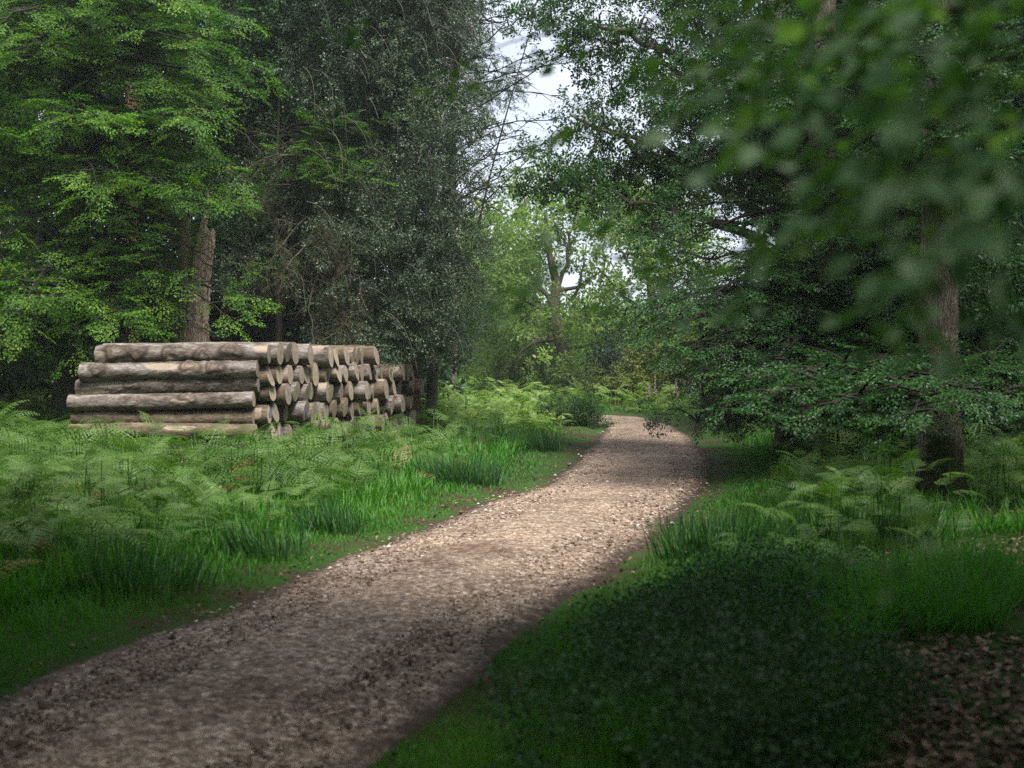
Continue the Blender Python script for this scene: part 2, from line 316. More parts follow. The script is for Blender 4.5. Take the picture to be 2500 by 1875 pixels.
# ------------------------------------------------------------ trees
class Tree:
    def __init__(s, name, label, cat, base, group=None):
        base = np.array((base[0], base[1], gz(base[0], base[1]) - .05)) if len(base) == 2 else np.array(base, float)
        s.base = base; s.root = empty(name, tuple(base), label, cat, group); s.w = Tubes(); s.tw = Tubes(); s.fr = []; s.spine = None
    def trunk(s, pts, rad, k=14, flare=0.0, rough=.025, n=26):
        pts = np.array(pts, float); t = np.linspace(0, 1, len(pts)); tt = np.linspace(0, 1, n)
        P = np.stack([np.interp(tt, t, pts[:, i]) for i in range(3)], 1)
        sm = P.copy(); sm[1:-1] = (P[:-2] + 2*P[1:-1] + P[2:]) / 4; P = sm
        r = np.interp(tt, np.linspace(0, 1, len(rad)), rad)
        r = r * (1 + flare * np.exp(-(P[:, 2]-P[0, 2]) / .35))
        if s.spine is None: s.spine = P
        s.w.add(P, r, k, rough); return P
    def on_trunk(s, z):
        P = s.spine; return np.array([np.interp(z, P[:, 2], P[:, i]) for i in range(3)])
    def sprays(s, pos, fwd, up, scl): s.fr.append((pos, fwd, up, scl))
    def limb(s, p0, p1, arch=1.0, r0=.07, side=12, slen=1.5, step=.35, droop=.15, scl=1.0, flat=.25, spread=.8, wob=.15, tmin=.2, twigs=True, side_up=.15, keep=1.0):
        p0 = np.array(p0, float); p1 = np.array(p1, float); Ln = np.linalg.norm(p1-p0)
        mid = (p0+p1)/2 + np.array((0, 0, arch)) + rng.normal(0, wob*Ln*.25, 3)
        P = bez(p0, mid, p1, 11); P[1:-1] += rng.normal(0, wob*.12*Ln/3, (9, 3))
        (s.tw if r0 < .072 else s.w).add(P, np.linspace(r0, .008, 11), 5)
        T = nrm(np.gradient(P, axis=0)); n = 0
        for i in range(side):
            t = tmin + (1-tmin) * (i + rng.uniform(.2, .8)) / side
            j = t*10; a = int(min(j, 9)); p = P[a] + (P[a+1]-P[a])*(j-a); tg = T[a]
            sd = np.cross(tg, (0, 0, 1.)); sd = sd / (np.linalg.norm(sd)+1e-6) * (1 if i % 2 else -1)
            d = nrm(tg*.55 + sd*spread + np.array((0, 0, side_up)) + rng.normal(0, .22, 3))
            ln = slen * (1.1 - .7*t) * rng.uniform(.6, 1.25)
            q = np.stack([p, p + d*ln*.5 + (0,0,.03*ln), p + d*ln - np.array((0, 0, droop*ln))])
            if twigs: s.tw.add(q, (.02 + .006*ln, .012, .004), 3)
            m = max(1, int(ln / step)); tt = (np.arange(m) + rng.uniform(.3, .9, m)) / m
            if keep < 1: tt = tt[rng.uniform(0, 1, m) < keep]; m = len(tt)
            if m == 0: continue
            pos = p + d*ln*tt[:, None] - np.array((0, 0, 1.))*droop*ln*(tt**2)[:, None]
            s2 = np.where(np.arange(m) % 2, 1, -1)[:, None]; sd2 = np.cross(d, (0, 0, 1.))
            f = d + s2*sd2*rng.uniform(.2, .9, (m, 1)) + np.array((0, 0, -droop))*1.2 + rng.normal(0, .15, (m, 3))
            u = np.array((0, 0, 1.)) + rng.normal(0, flat, (m, 3))
            s.sprays(pos, f, u, scl*rng.uniform(.75, 1.15, m))
        m = 3; s.sprays(np.repeat(P[-1:], m, 0) - T[-1:]*np.array([[0], [.35], [.7]]), T[-1] + rng.normal(0, .25, (m, 3)) + (0, 0, -droop), np.array((0, 0, 1.)) + rng.normal(0, flat, (m, 3)), scl*np.ones(m))
        return P
    def blob(s, c, r, n, scl=1.0, shell=.55, flat=.6, hang=.2, conn=3, cut=None):
        """a clump of sprays round a bough end, facing outwards"""
        c = np.array(c, float); r = np.array(r, float)*np.ones(3)
        d = nrm(rng.normal(0, 1, (n, 3))); d[:, 2] = np.where(d[:, 2] < -.3, d[:, 2]*.6, d[:, 2])
        k = rng.uniform(shell**3, 1, n)**(1/3); pos = c + d*r*k[:, None]
        # lumps and holes
        q = vnoise(pos[:, 0]*1.0 + pos[:, 2]*.7, pos[:, 1] + pos[:, 2]*1.3, .9, 11); m = q > .24
        pos, d = pos[m], d[m]; n = len(pos)
        s.sprays(pos, d + np.array((0, 0, -hang)) + rng.normal(0, .3, (n, 3)), np.array((0, 0, 1.)) + rng.normal(0, flat, (n, 3)), scl*rng.uniform(.75, 1.2, n))
        for i in range(min(conn, n)):
            s.tw.add(bez(c - (0, 0, r[2]*.5), c + rng.normal(0, .2, 3), pos[i], 5), np.linspace(.03, .006, 5), 3)
    def build(s, templates, mleaf, mbark, mtwig=None, crown='crown', clump=.35, tint=None, window=None):
        if s.w.V: s.w.build('trunk', mbark, s.root)
        if s.tw.V: s.tw.build('branches', mtwig or mbark, s.root)
        if s.fr and window:
            u0, u1, v0, v1, pk = window; fr = []
            for f in s.fr:
                p_ = f[0]; uu = 512 + p_[:, 0]/p_[:, 1]*F; vv = 388 - (p_[:, 2]-H)/p_[:, 1]*F
                k = ~((uu > u0) & (uu < u1) & (vv > v0) & (vv < v1) & (rng.uniform(0, 1, len(uu)) < pk)); n_ = len(p_)
                if k.any(): fr.append(tuple(np.broadcast_to(f[i], (n_, 3) if i < 3 else (n_,))[k] for i in range(4)))
            s.fr = fr
        if s.fr:
            V, Q, T = leaves(s.fr, templates, clump=clump)
            if tint is not None: T = np.clip(T*tint[1] + tint[0], 0, 1)
            mesh(crown, V, Q, mats=[mleaf], attrs={'tint': T}, parent=s.root)
            print(s.root.name, 'leaves', len(Q))
        return s.root

# ------------------------------------------------------------ ground
def axis(lo, hi, f0, f1, fine, g=1.22):
    a = list(np.arange(f0, f1 + 1e-6, fine)); s = fine
    while a[-1] < hi: s *= g; a.append(a[-1] + s)
    s = fine
    while a[0] > lo: s *= g; a.insert(0, a[0] - s)
    return np.array(a)
gx = axis(-420, 420, -15, 13, .16); gy = axis(-120, 600, 2.5, 48, .16)
GX, GY = np.meshgrid(gx, gy); GD, _ = path_dist(GX, GY)
GZ = ground_z(GX, GY, GD)
nx, ny = len(gx), len(gy)
i = np.arange(ny-1)[:, None]*nx; j = np.arange(nx-1)[None]
GQ = np.stack([i+j, i+j+1, i+nx+j+1, i+nx+j], -1).reshape(-1, 4)
m, N, L = new_mat('forest_floor')
tcn = N.new('ShaderNodeTexCoord')
def noise(N, L, vec, scale, det=5, rough=.6):
    n = N.new('ShaderNodeTexNoise'); n.inputs['Scale'].default_value = scale; n.inputs['Detail'].default_value = det; n.inputs['Roughness'].default_value = rough; L.new(vec, n.inputs['Vector']); return n
n1 = noise(N, L, tcn.outputs['Object'], .9); n2 = noise(N, L, tcn.outputs['Object'], 28, 6, .7)
ra = ramp_node(N, [(.25, (.022,.016,.010)), (.5, (.05,.036,.022)), (.75, (.10,.07,.045))]); L.new(n2.outputs['Fac'], ra.inputs[0])
rb = ramp_node(N, [(.25, (.02,.05,.010)), (.75, (.04,.09,.016))]); L.new(n2.outputs['Fac'], rb.inputs[0])
rc = ramp_node(N, [(.42, (0,0,0)), (.56, (1,1,1))]); L.new(n1.outputs['Fac'], rc.inputs[0])
mm = N.new('ShaderNodeMix'); mm.data_type = 'RGBA'; L.new(rc.outputs[0], mm.inputs[0]); L.new(ra.outputs[0], mm.inputs[6]); L.new(rb.outputs[0], mm.inputs[7])
p = N.new('ShaderNodeBsdfPrincipled'); p.inputs['Roughness'].default_value = .95; p.inputs['Specular IOR Level'].default_value = .1; L.new(mm.outputs[2], p.inputs['Base Color'])
b = N.new('ShaderNodeBump'); b.inputs['Strength'].default_value = .8; b.inputs['Distance'].default_value = .03; L.new(n2.outputs['Fac'], b.inputs['Height']); L.new(b.outputs[0], p.inputs['Normal'])
o = N.new('ShaderNodeOutputMaterial'); L.new(p.outputs[0], o.inputs[0])
g = mesh('ground', np.stack([GX, GY, GZ], -1), GQ, mats=[m], smooth=True); tag(g, kind='structure')

# gravel path: one strip laid in the sunken bed
NC = 28
t = np.linspace(0, 1, NC)
wob = .16*(vnoise(np.arange(NP)*1.0, 0*np.arange(NP), 3.0, 5)-.5) + .10*(vnoise(np.arange(NP)*1.0, 0*np.arange(NP), 1.0, 6)-.5)
dirp = nrm(RP - LP)
LW = LP - dirp*(.10 + wob[:, None]); RW = RP + dirp*(.10 + wob[::-1, None])
PX = LW[:, None] + (RW - LW)[:, None]*t[None, :, None]
PZ = ramp(PX[..., 1]) - .046 + .080*np.sin(np.pi*np.clip(t, 0, 1))[None]**.45 - .02*np.exp(-((t-.28)/.07)**2)[None] - .02*np.exp(-((t-.74)/.07)**2)[None] + .02*(vnoise(PX[..., 0], PX[..., 1], .7, 8)-.5)
PD = np.minimum(t, 1-t)[None] + 0*PZ
i = np.arange(NP-1)[:, None]*NC; j = np.arange(NC-1)[None]
PQ = np.stack([i+j, i+j+1, i+NC+j+1, i+NC+j], -1).reshape(-1, 4)
m, N, L = new_mat('gravel_path')
tcn = N.new('ShaderNodeTexCoord'); ob = tcn.outputs['Object']
vo = N.new('ShaderNodeTexVoronoi'); vo.inputs['Scale'].default_value = 38; L.new(ob, vo.inputs['Vector'])
v2 = N.new('ShaderNodeTexVoronoi'); v2.inputs['Scale'].default_value = 21; L.new(ob, v2.inputs['Vector'])
sp = N.new('ShaderNodeSeparateColor'); L.new(vo.outputs['Color'], sp.inputs[0]); sp2 = N.new('ShaderNodeSeparateColor'); L.new(v2.outputs['Color'], sp2.inputs[0])
big = noise(N, L, ob, .75, 4, .55); mid = noise(N, L, ob, 6, 5, .65)
rs = ramp_node(N, [(0, (.04,.025,.017)), (.35, (.12,.079,.052)), (.65, (.24,.175,.125)), (.88, (.42,.34,.27)), (1, (.72,.62,.52))]); L.new(sp.outputs[0], rs.inputs[0])
rs2 = ramp_node(N, [(0, (.07,.046,.032)), (.5, (.20,.14,.10)), (1, (.38,.29,.22))]); L.new(sp2.outputs[0], rs2.inputs[0])
ma = N.new('ShaderNodeMix'); ma.data_type = 'RGBA'; ma.inputs[0].default_value = .4; L.new(rs.outputs[0], ma.inputs[6]); L.new(rs2.outputs[0], ma.inputs[7])
rg = ramp_node(N, [(.30, (.62,.56,.52)), (.5, (1,1,1)), (.72, (1.25,1.2,1.15))]); L.new(big.outputs['Fac'], rg.inputs[0])
mb = N.new('ShaderNodeMix'); mb.data_type = 'RGBA'; mb.blend_type = 'MULTIPLY'; mb.inputs[0].default_value = 1; L.new(ma.outputs[2], mb.inputs[6]); L.new(rg.outputs[0], mb.inputs[7])
rm = ramp_node(N, [(.3, (.55,.5,.47)), (.5, (1,1,1)), (.7, (1.2,1.17,1.12))]); L.new(mid.outputs['Fac'], rm.inputs[0])
mc = N.new('ShaderNodeMix'); mc.data_type = 'RGBA'; mc.blend_type = 'MULTIPLY'; mc.inputs[0].default_value = .8; L.new(mb.outputs[2], mc.inputs[6]); L.new(rm.outputs[0], mc.inputs[7])
# dark earthy margins where leaf mould gathers
ed = N.new('ShaderNodeAttribute'); ed.attribute_name = 'edge'; me_ = N.new('ShaderNodeMath'); me_.operation = 'MULTIPLY_ADD'; me_.inputs[1].default_value = .16; L.new(mid.outputs['Fac'], me_.inputs[0]); L.new(ed.outputs['Fac'], me_.inputs[2])
re_ = ramp_node(N, [(.10, (1,1,1)), (.20, (0,0,0))]); L.new(me_.outputs[0], re_.inputs[0])
md = N.new('ShaderNodeMix'); md.data_type = 'RGBA'; L.new(re_.outputs[0], md.inputs[0]); L.new(mc.outputs[2], md.inputs[6]); md.inputs[7].default_value = (.038, .025, .018, 1)
p = N.new('ShaderNodeBsdfPrincipled'); p.inputs['Roughness'].default_value = .85; p.inputs['Specular IOR Level'].default_value = .25; L.new(md.outputs[2], p.inputs['Base Color'])
b = N.new('ShaderNodeBump'); b.inputs['Strength'].default_value = .9; b.inputs['Distance'].default_value = .012; b.invert = True; L.new(vo.outputs['Distance'], b.inputs['Height'])
b2 = N.new('ShaderNodeBump'); b2.inputs['Strength'].default_value = .7; b2.inputs['Distance'].default_value = .03; L.new(mid.outputs['Fac'], b2.inputs['Height']); L.new(b.outputs[0], b2.inputs['Normal']); L.new(b2.outputs[0], p.inputs['Normal'])
o = N.new('ShaderNodeOutputMaterial'); L.new(p.outputs[0], o.inputs[0])
g = mesh('path', np.concatenate([PX, PZ[..., None]], -1), PQ, mats=[m], smooth=True, attrs={'edge': np.minimum(PD, 1).ravel()}); tag(g, kind='structure')

# ------------------------------------------------------------ scattering
def scatter(n, y0, y1, half=.52, x0=None, x1=None, p=1.0):
    """points thinning out with distance; x covers the view and a margin beyond it"""
    u = rng.uniform(0, 1, n)
    Y = y0*(y1/y0)**u if p == 1 else (y0**(1-p) + u*(y1**(1-p) - y0**(1-p)))**(1/(1-p))
    X = rng.uniform(-1, 1, n)*(half*Y + 1.5)
    if x0 is not None: X = rng.uniform(x0, x1, n)
    d, s = path_dist(X, Y); return X, Y, d, s
def kites(P, D, Nv, ln, wd):
    D = nrm(D); S = nrm(np.cross(D, Nv)); n = np.cross(S, D); l = ln[:, None]; w = wd[:, None]
    V = np.stack([P, P + D*l*.35 + S*w*.5, P + D*l - n*l*.18, P + D*l*.35 - S*w*.5], 1)
    return V.reshape(-1, 3), np.arange(len(P)*4).reshape(-1, 4)

# gravel stones standing proud of the path
X, Y, d, s = scatter(150000, 3.6, 34, .5, p=1.3); k = d < -.12 - .35*rng.uniform(0, 1, len(X)); X, Y, d = X[k], Y[k], d[k]
dp, sg = d, s[k]
Z = ramp(Y) + .012 + .012*rng.uniform(-1, 1, len(X))
r = rng.gamma(2.6, .0030, len(X)) * np.clip(Y/10, .9, 1.5) + .003
o8 = np.array([(1,0,0),(-1,0,0),(0,1,0),(0,-1,0),(0,0,1),(0,0,-1)], float); t8 = np.array([(0,2,4),(2,1,4),(1,3,4),(3,0,4),(2,0,5),(1,2,5),(3,1,5),(0,3,5)])
V = o8[None]*rng.uniform(.6, 1.3, (len(X), 6, 1))*r[:, None, None]*np.array((1,1,.65)); a = rng.uniform(0, 6.28, len(X))[:, None]
V = np.stack([V[..., 0]*np.cos(a)-V[..., 1]*np.sin(a), V[..., 0]*np.sin(a)+V[..., 1]*np.cos(a), V[..., 2]], -1) + np.stack([X, Y, Z], -1)[:, None]
T = (t8[None] + np.arange(len(X))[:, None, None]*6).reshape(-1, 3)
M_STONE = leaf_mat('gravel_stone', [(0, (.06,.040,.028)), (.4, (.16,.11,.08)), (.8, (.33,.26,.20)), (1, (.62,.55,.47))], rough=.8, spec=.25, trans=0)
st = mesh('gravel', V, None, T, mats=[M_STONE], attrs={'tint': np.repeat(np.clip(rng.beta(1.2, 1.7, len(X)) - .2*(d > -.1), 0, 1), 6)}); tag(st, 'loose brown and pale gravel stones strewn over the woodland path', kind='stuff')

# grass: short at the path edge, taller further out
def grass(n, y0, y1, dmin, dmax, h0, h1, w, name, label, mat, cond=None, lean=.35, p=1.35):
    X, Y, d, s = scatter(n, y0, y1, p=p); e = dmax*(.6 + .8*vnoise(X, Y, 1.3, 21))
    k = (d > dmin + .22*(vnoise(X, Y, .35, 22)-.5) - .10*(rng.uniform(0, 1, n)**3)) & (d < e)
    if cond is not None: k &= cond(X, Y, d, s)
    X, Y, d = X[k], Y[k], d[k]; m = len(X)
    z = ground_z(X, Y, d) - .01
    f = sstep(0, .9, d); hh = (h0 + (h1-h0)*f)*rng.uniform(.5, 1.25, m)*(.6 + .8*vnoise(X, Y, .6, 23))
    az = rng.uniform(0, 6.28, m); ln = lean*rng.uniform(.2, 1.6, m)
    D = np.stack([np.cos(az)*ln, np.sin(az)*ln, np.ones(m)], 1); Nv = np.stack([-np.cos(az), -np.sin(az), ln], 1) + rng.normal(0, .3, (m, 3))
    V, Q = kites(np.stack([X, Y, z], 1), D, Nv, hh, w*np.clip(Y/7, .8, 3.2)*rng.uniform(.7, 1.3, m))
    T = np.clip(.5*rng.uniform(0, 1, m) + .5*vnoise(X, Y, .8, 24), 0, 1)
    g = mesh(name, V, Q, mats=[mat], attrs={'tint': np.repeat(T, 4)}); tag(g, label, kind='stuff'); print(name, m); return g
INP = lambda X, Y: (X > .9) & (Y < 8.6) & (X < 6)     # the bramble patch, thin in grass
LIT = lambda X, Y: vnoise(X, Y, 1.2, 31) + .22*(rng.uniform(0, 1, np.shape(X)) - .5) + .42*sstep(.24, .36, X/Y) - .45*sstep(9.5, 12, Y) > .72
grass(300000, 3.8, 46, .02, 1.9, .04, .15, .0075, 'grass', 'short bright green grass growing along both edges of the path', M_GRASS, cond=lambda X, Y, d, s: ~((s > 0) & LIT(X, Y) & (d > 1.2)))
grass(330000, 4.6, 50, 1.0, 7.5, .14, .36, .009, 'long_grass', 'long dark green grass standing among the ferns', M_GRASS, cond=lambda X, Y, d, s: ~((s > 0) & (LIT(X, Y) | (Y < 8.2) & (rng.uniform(0, 1, len(X)) < .1) )) & ~((X < -4.2) & (Y > 21) & (Y < 31)) & ((d < 2.4 + 1.2*vnoise(X, Y, 1.1, 91)) | (vnoise(X, Y, .8, 92) > .66)), lean=.5)

# rushes: dark upright clumps, each a thing
def rush(u, v, r, n, h, label):
    x, y = unproj(u, v); x = float(x); z = gz(x, y); o_ = empty('rush_clump', (x, y, z), label, 'rushes', 'dark rush clumps beside the path')
    a = rng.uniform(0, 6.28, n); q = np.sqrt(rng.uniform(0, 1, n))*r; P = np.stack([x + q*np.cos(a)*1.5, y + q*np.sin(a)*.7, 0*a], 1); P[:, 2] = ground_z(P[:, 0], P[:, 1]) - .01; kk = path_dist(P[:, 0], P[:, 1])[0] > .3*rng.uniform(.4, 1.6, n); P, a, q = P[kk], a[kk], q[kk]; n = len(P)
    ln = h*rng.uniform(.35, 1.3, n); D = np.stack([np.cos(a)*q/r*.45, np.sin(a)*q/r*.45, np.ones(n)], 1) + rng.normal(0, .13, (n, 3)); Nv = rng.normal(0, 1, (n, 3))
    V, Q = kites(P, D, Nv, ln, np.full(n, .011)*np.clip(y/9, .9, 2)); mesh('blades', V, Q, mats=[M_RUSH], attrs={'tint': np.repeat(rng.uniform(0, 1, n), 4)}, parent=o_)
rush(472, 487, .55, 900, .50, 'wide dark rush clump on the left verge beside the widening path')
rush(568, 452, .60, 900, .5, 'dark rush clump left of the path just before it bends out of sight')
rush(705, 562, .42, 900, .48, 'dark upright rush clump at the right path edge in front of the ferns')
rush(850, 560, .55, 1100, .46, 'broad arching rush clump in the shade left of the mossy tree foot')
rush(360, 535, .45, 650, .42, 'rush clump in the left verge halfway along the near path')
rush(120, 600, .6, 1000, .42, 'dark rush clump nearest the camera on the left verge')
rush(300, 560, .5, 800, .42, 'rush clump in the left verge in front of a dark gap in the ferns')

# ------------------------------------------------------------ bracken
def frond(npin, npl, seed, bw=.36):
    g = np.random.default_rng(seed); P = []; D = []; ln = []; wd = []; Nn = []
    curve = lambda t: np.array((t - .12*t**3, 0, .30*t - .52*t*t))
    for i in range(npin):
        t = .06 + .92*(i/npin)**.95; c = curve(t); tg = nrm(curve(t+.02) - curve(t-.02)); l = bw*(1-t)**.85*(1 if i else .8)*g.uniform(.9, 1.1) + .02
        for s in (-1, 1):
            pd = nrm(tg*.38 + np.array((0, s*1., -.12)) + g.normal(0, .05, 3)); nn = nrm(np.cross(tg, pd)*s + (0, 0, .2))
            nn = nn if nn[2] > 0 else -nn
            if npl == 0:
                P.append(c); D.append(pd); ln.append(l); wd.append(l*.22 + .014); Nn.append(nn); continue
            # narrow blade core then pinnules on both flanks
            P.append(c); D.append(pd); ln.append(l); wd.append(.012 + .03*l); Nn.append(nn)
            for k in range(npl):
                q = (k+.5)/npl; b_ = c + pd*l*q - np.array((0, 0, .12*l*q*q)); w = l*.17*(1-.75*q) + .010
                for s3 in (-1, 1):
                    P.append(b_); D.append(nrm(tg*s3*1. + pd*.55)); ln.append(w); wd.append(min(l/npl*1.0, .03)); Nn.append(nn)
    return np.array(P), nrm(np.array(D)), np.array(Nn), np.array(ln), np.array(wd)
FR_NEAR = [frond(12, 6, s) for s in range(4)]; FR_MID = [frond(11, 3, s+9) for s in range(4)]; FR_FAR = [frond(10, 0, s+5) for s in range(4)]
def in_pile(X, Y, e=0.): return (X > -8.6-e) & (X < -4.55 + .27*(Y-21.7) + e) & (Y > 21.75-e) & (Y < 30.9+e)
def bracken(n, y0, y1, tpl, name, label, mat, mask, hmul=1.0, p=1.0, tintr=(0, 1), smul=1.0):
    X, Y, d, s = scatter(n, y0, y1, .56, p=p); k = mask(X, Y, d, s) & ~in_pile(X, Y); X, Y, d = X[k], Y[k], d[k]; m = len(X)
    z = ground_z(X, Y, d); h = (.16 + .62*rng.uniform(0, 1, m)**1.3*(.25 + 1.1*vnoise(X, Y, 1.2, 41)))*hmul*(.55 + .45*sstep(.6, 2.2, d))
    sc_ = rng.uniform(.42, .85, m)*smul*np.where((s[k] > 0) & (Y < 14), .75, 1)*(.7 + .3*sstep(.6, 2., d)); az = rng.uniform(0, 6.28, m)
    pitch = rng.normal(.16, .42, m); roll = rng.normal(0, .22, (m, 3))
    f = np.stack([np.cos(az), np.sin(az), pitch], 1); up = np.array((0, 0, 1.)) + roll*1.0 - f*pitch[:, None]
    pos = np.stack([X, Y, z + h], 1)
    tb = np.clip(tintr[0] + (tintr[1]-tintr[0])*(.5*rng.uniform(0, 1, m) + .5*vnoise(X, Y, 1.1, 42)), 0, 1)
    V, Q, T = leaves((pos, f, up, sc_), tpl, tint_base=tb, jitter=.07, clump=.8)
    b0 = np.stack([X, Y, z], 1) - f*np.array((.10, .10, 0)); S = np.stack([-np.sin(az), np.cos(az), 0*az], 1)*.006*np.clip(Y/9, 1, 2.5)[:, None]
    nb = len(V); Vs = np.stack([b0-S, b0+S, pos+S*.6, pos-S*.6], 1).reshape(-1, 3)
    V = np.vstack([V, Vs]); Q = np.vstack([Q, np.arange(nb, nb+4*m).reshape(-1, 4)]); T = np.r_[T, np.repeat(.15*tb, 4)]
    g = mesh(name, V, Q, mats=[mat], attrs={'tint': T}); tag(g, label, kind='stuff'); print(name, m, len(Q))
FZ = lambda X, Y, d, s: (vnoise(X, Y, 1.5, 43)*.75 + .25*vnoise(X, Y, .5, 48) > .30) & np.where(s < 0, d > .9 + .9*vnoise(X, Y, 1.7, 44), (d > .9 + .6*vnoise(X, Y, 1.7, 45)) & ((Y > 9.6) | (X > 99)) & ~((X > 3.9) & (Y < 12.2)) & (np.hypot(X-5.1, (Y-12.8)*.6) > .9))
bracken(6000, 6.5, 14, FR_NEAR, 'near_bracken', 'knee high green bracken ferns nearest the camera on both sides of the path', M_FERN, FZ, smul=.78)
bracken(8500, 14, 31, FR_MID, 'bracken', 'green bracken ferns spreading round the log stack and along the path', M_FERN, lambda X, Y, d, s: FZ(X, Y, d, s) & (vnoise(X, Y, 2.2, 46) > .12), smul=.9)
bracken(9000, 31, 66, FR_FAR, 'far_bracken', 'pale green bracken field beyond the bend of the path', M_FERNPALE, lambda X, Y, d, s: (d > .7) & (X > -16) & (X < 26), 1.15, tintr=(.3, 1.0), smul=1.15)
bracken(1100, 6.5, 28, FR_MID, 'dead_bracken', 'dry brown bracken fronds lying low among the green ferns', M_DEADFERN, lambda X, Y, d, s: (d > 1.0) & (vnoise(X, Y, 1.3, 47) > .6) & ((s < 0) | (Y > 14)), .45)

# brambles and low dark shrubs lower right, and the leaf litter
X, Y, d, s = scatter(16000, 3.8, 9.5, .6); k = (s > 0) & (d > .5 + .6*vnoise(X, Y, .9, 51)) & (X < -.2 + .28*Y + .7*vnoise(X, Y, 1.0, 52)) & (Y < 9.3) & (vnoise(X, Y, .8, 53) > .25)
X, Y, d = X[k][:3300], Y[k][:3300], d[k][:3300]; n = len(X); hz = (.04 + .46*rng.uniform(0, 1, n)*vnoise(X, Y, .9, 54))
f = rng.normal(0, 1, (n, 3)); f[:, 2] = rng.uniform(-.1, .9, n)
V, Q, T = leaves((np.stack([X, Y, ground_z(X, Y, d) + hz], 1), f, rng.normal(0, .5, (n, 3)) + (0, 0, 1.), rng.uniform(.45, .8, n)), [spray_tuft(.5, 44, .045, 60, .2, .6), spray_tuft(.5, 60, .036, 61, .2, .6), spray_tuft(.5, 60, .030, 62, .2, .6), spray_tuft(.7, 30, .05, 63, .12, .6)])
g = mesh('brambles', V, Q, mats=[M_BRAMBLE], attrs={'tint': T}); tag(g, 'low dark brambles covering the shaded ground lower right of the path', kind='stuff'); print('brambles', len(Q))
X, Y, d, s = scatter(60000, 3.8, 15, .6); k = (s > 0) & (d > .6) & ((LIT(X, Y)) | (rng.uniform(0, 1, len(X)) < .12)); X, Y, d = X[k][:26000], Y[k][:26000], d[k][:26000]; n = len(X)
a = rng.uniform(0, 6.28, n); D = np.stack([np.cos(a), np.sin(a), rng.normal(0, .35, n)], 1); ln = rng.uniform(.03, .075, n)
V, Q = kites(np.stack([X, Y, ground_z(X, Y, d) + .012 + rng.uniform(0, .03, n)], 1), D, np.array((0, 0, 1.)) + rng.normal(0, .4, (n, 3)), ln, ln*.6)
g = mesh('leaf_litter', V, Q, mats=[M_LITTER], attrs={'tint': np.repeat(rng.uniform(0, 1, n), 4)}); tag(g, 'fallen brown leaves on bare ground at the lower right', kind='stuff')
# leaf mould and twig crumbs in the margins of the path
X, Y, d, s = scatter(70000, 4.2, 40, .5, p=1.2); k = (d > -.5) & (d < .14) & (rng.uniform(0, 1, len(X)) < np.exp(-np.abs(d)/.08)*.6 + .003); X, Y, d = X[k], Y[k], d[k]; n = len(X)
a = rng.uniform(0, 6.28, n); D = np.stack([np.cos(a), np.sin(a), rng.normal(0, .3, n)], 1); ln = rng.uniform(.012, .05, n)*np.clip(Y/8, 1, 2)
V, Q = kites(np.stack([X, Y, ramp(Y) + .022 + rng.uniform(0, .015, n)], 1), D, np.array((0, 0, 1.)) + rng.normal(0, .4, (n, 3)), ln, ln*.45)
M_MOULD = leaf_mat('leaf_mould', [(0, (.035,.022,.014)), (.7, (.09,.058,.036)), (1, (.28,.19,.12))], rough=.85, spec=.15, trans=0)
g = mesh('fallen_leaf_mould', V, Q, mats=[M_MOULD], attrs={'tint': np.repeat(rng.uniform(0, 1, n), 4)}); tag(g, 'dark crumbs of leaf mould lying along the margins of the path', kind='stuff'); print('mould', n)

# ------------------------------------------------------------ the stack of logs
m, N, L = new_mat('log_bark')
tcn = N.new('ShaderNodeTexCoord'); oi = N.new('ShaderNodeObjectInfo')
mp = N.new('ShaderNodeMapping'); mp.inputs['Scale'].default_value = (1.6, 5, 5); L.new(tcn.outputs['Object'], mp.inputs['Vector'])
cb = N.new('ShaderNodeVectorMath'); cb.operation = 'ADD'; L.new(mp.outputs[0], cb.inputs[0])
cx = N.new('ShaderNodeCombineXYZ'); ml = N.new('ShaderNodeMath'); ml.operation = 'MULTIPLY'; ml.inputs[1].default_value = 91.; L.new(oi.outputs['Random'], ml.inputs[0]); L.new(ml.outputs[0], cx.inputs[0]); L.new(cx.outputs[0], cb.inputs[1])
n1 = noise(N, L, cb.outputs[0], 1.6, 9, .68); n2 = noise(N, L, cb.outputs[0], 9, 6, .7)
rA = ramp_node(N, [(.34, (.05,.035,.026)), (.44, (.10,.078,.062)), (.52, (.17,.145,.128)), (.66, (.29,.265,.245))]); L.new(n1.outputs['Fac'], rA.inputs[0])
rB = ramp_node(N, [(.28, (.045,.035,.022)), (.5, (.12,.09,.06)), (.72, (.23,.18,.12))]); L.new(n1.outputs['Fac'], rB.inputs[0])
gt = N.new('ShaderNodeMapRange'); gt.inputs[1].default_value = .35; gt.inputs[2].default_value = .65; L.new(oi.outputs['Random'], gt.inputs[0])
mA = N.new('ShaderNodeMix'); mA.data_type = 'RGBA'; L.new(gt.outputs[0], mA.inputs[0]); L.new(rA.outputs[0], mA.inputs[6]); L.new(rB.outputs[0], mA.inputs[7])
rf = ramp_node(N, [(.32, (.30,.28,.27)), (.47, (.85,.85,.85)), (.65, (1.25,1.25,1.25))]); L.new(n2.outputs['Fac'], rf.inputs[0])
mB = N.new('ShaderNodeMix'); mB.data_type = 'RGBA'; mB.blend_type = 'MULTIPLY'; mB.inputs[0].default_value = 1; L.new(mA.outputs[2], mB.inputs[6]); L.new(rf.outputs[0], mB.inputs[7])
ap = N.new('ShaderNodeAttribute'); ap.attribute_name = 'peel'; ak = N.new('ShaderNodeAttribute'); ak.attribute_name = 'knot'
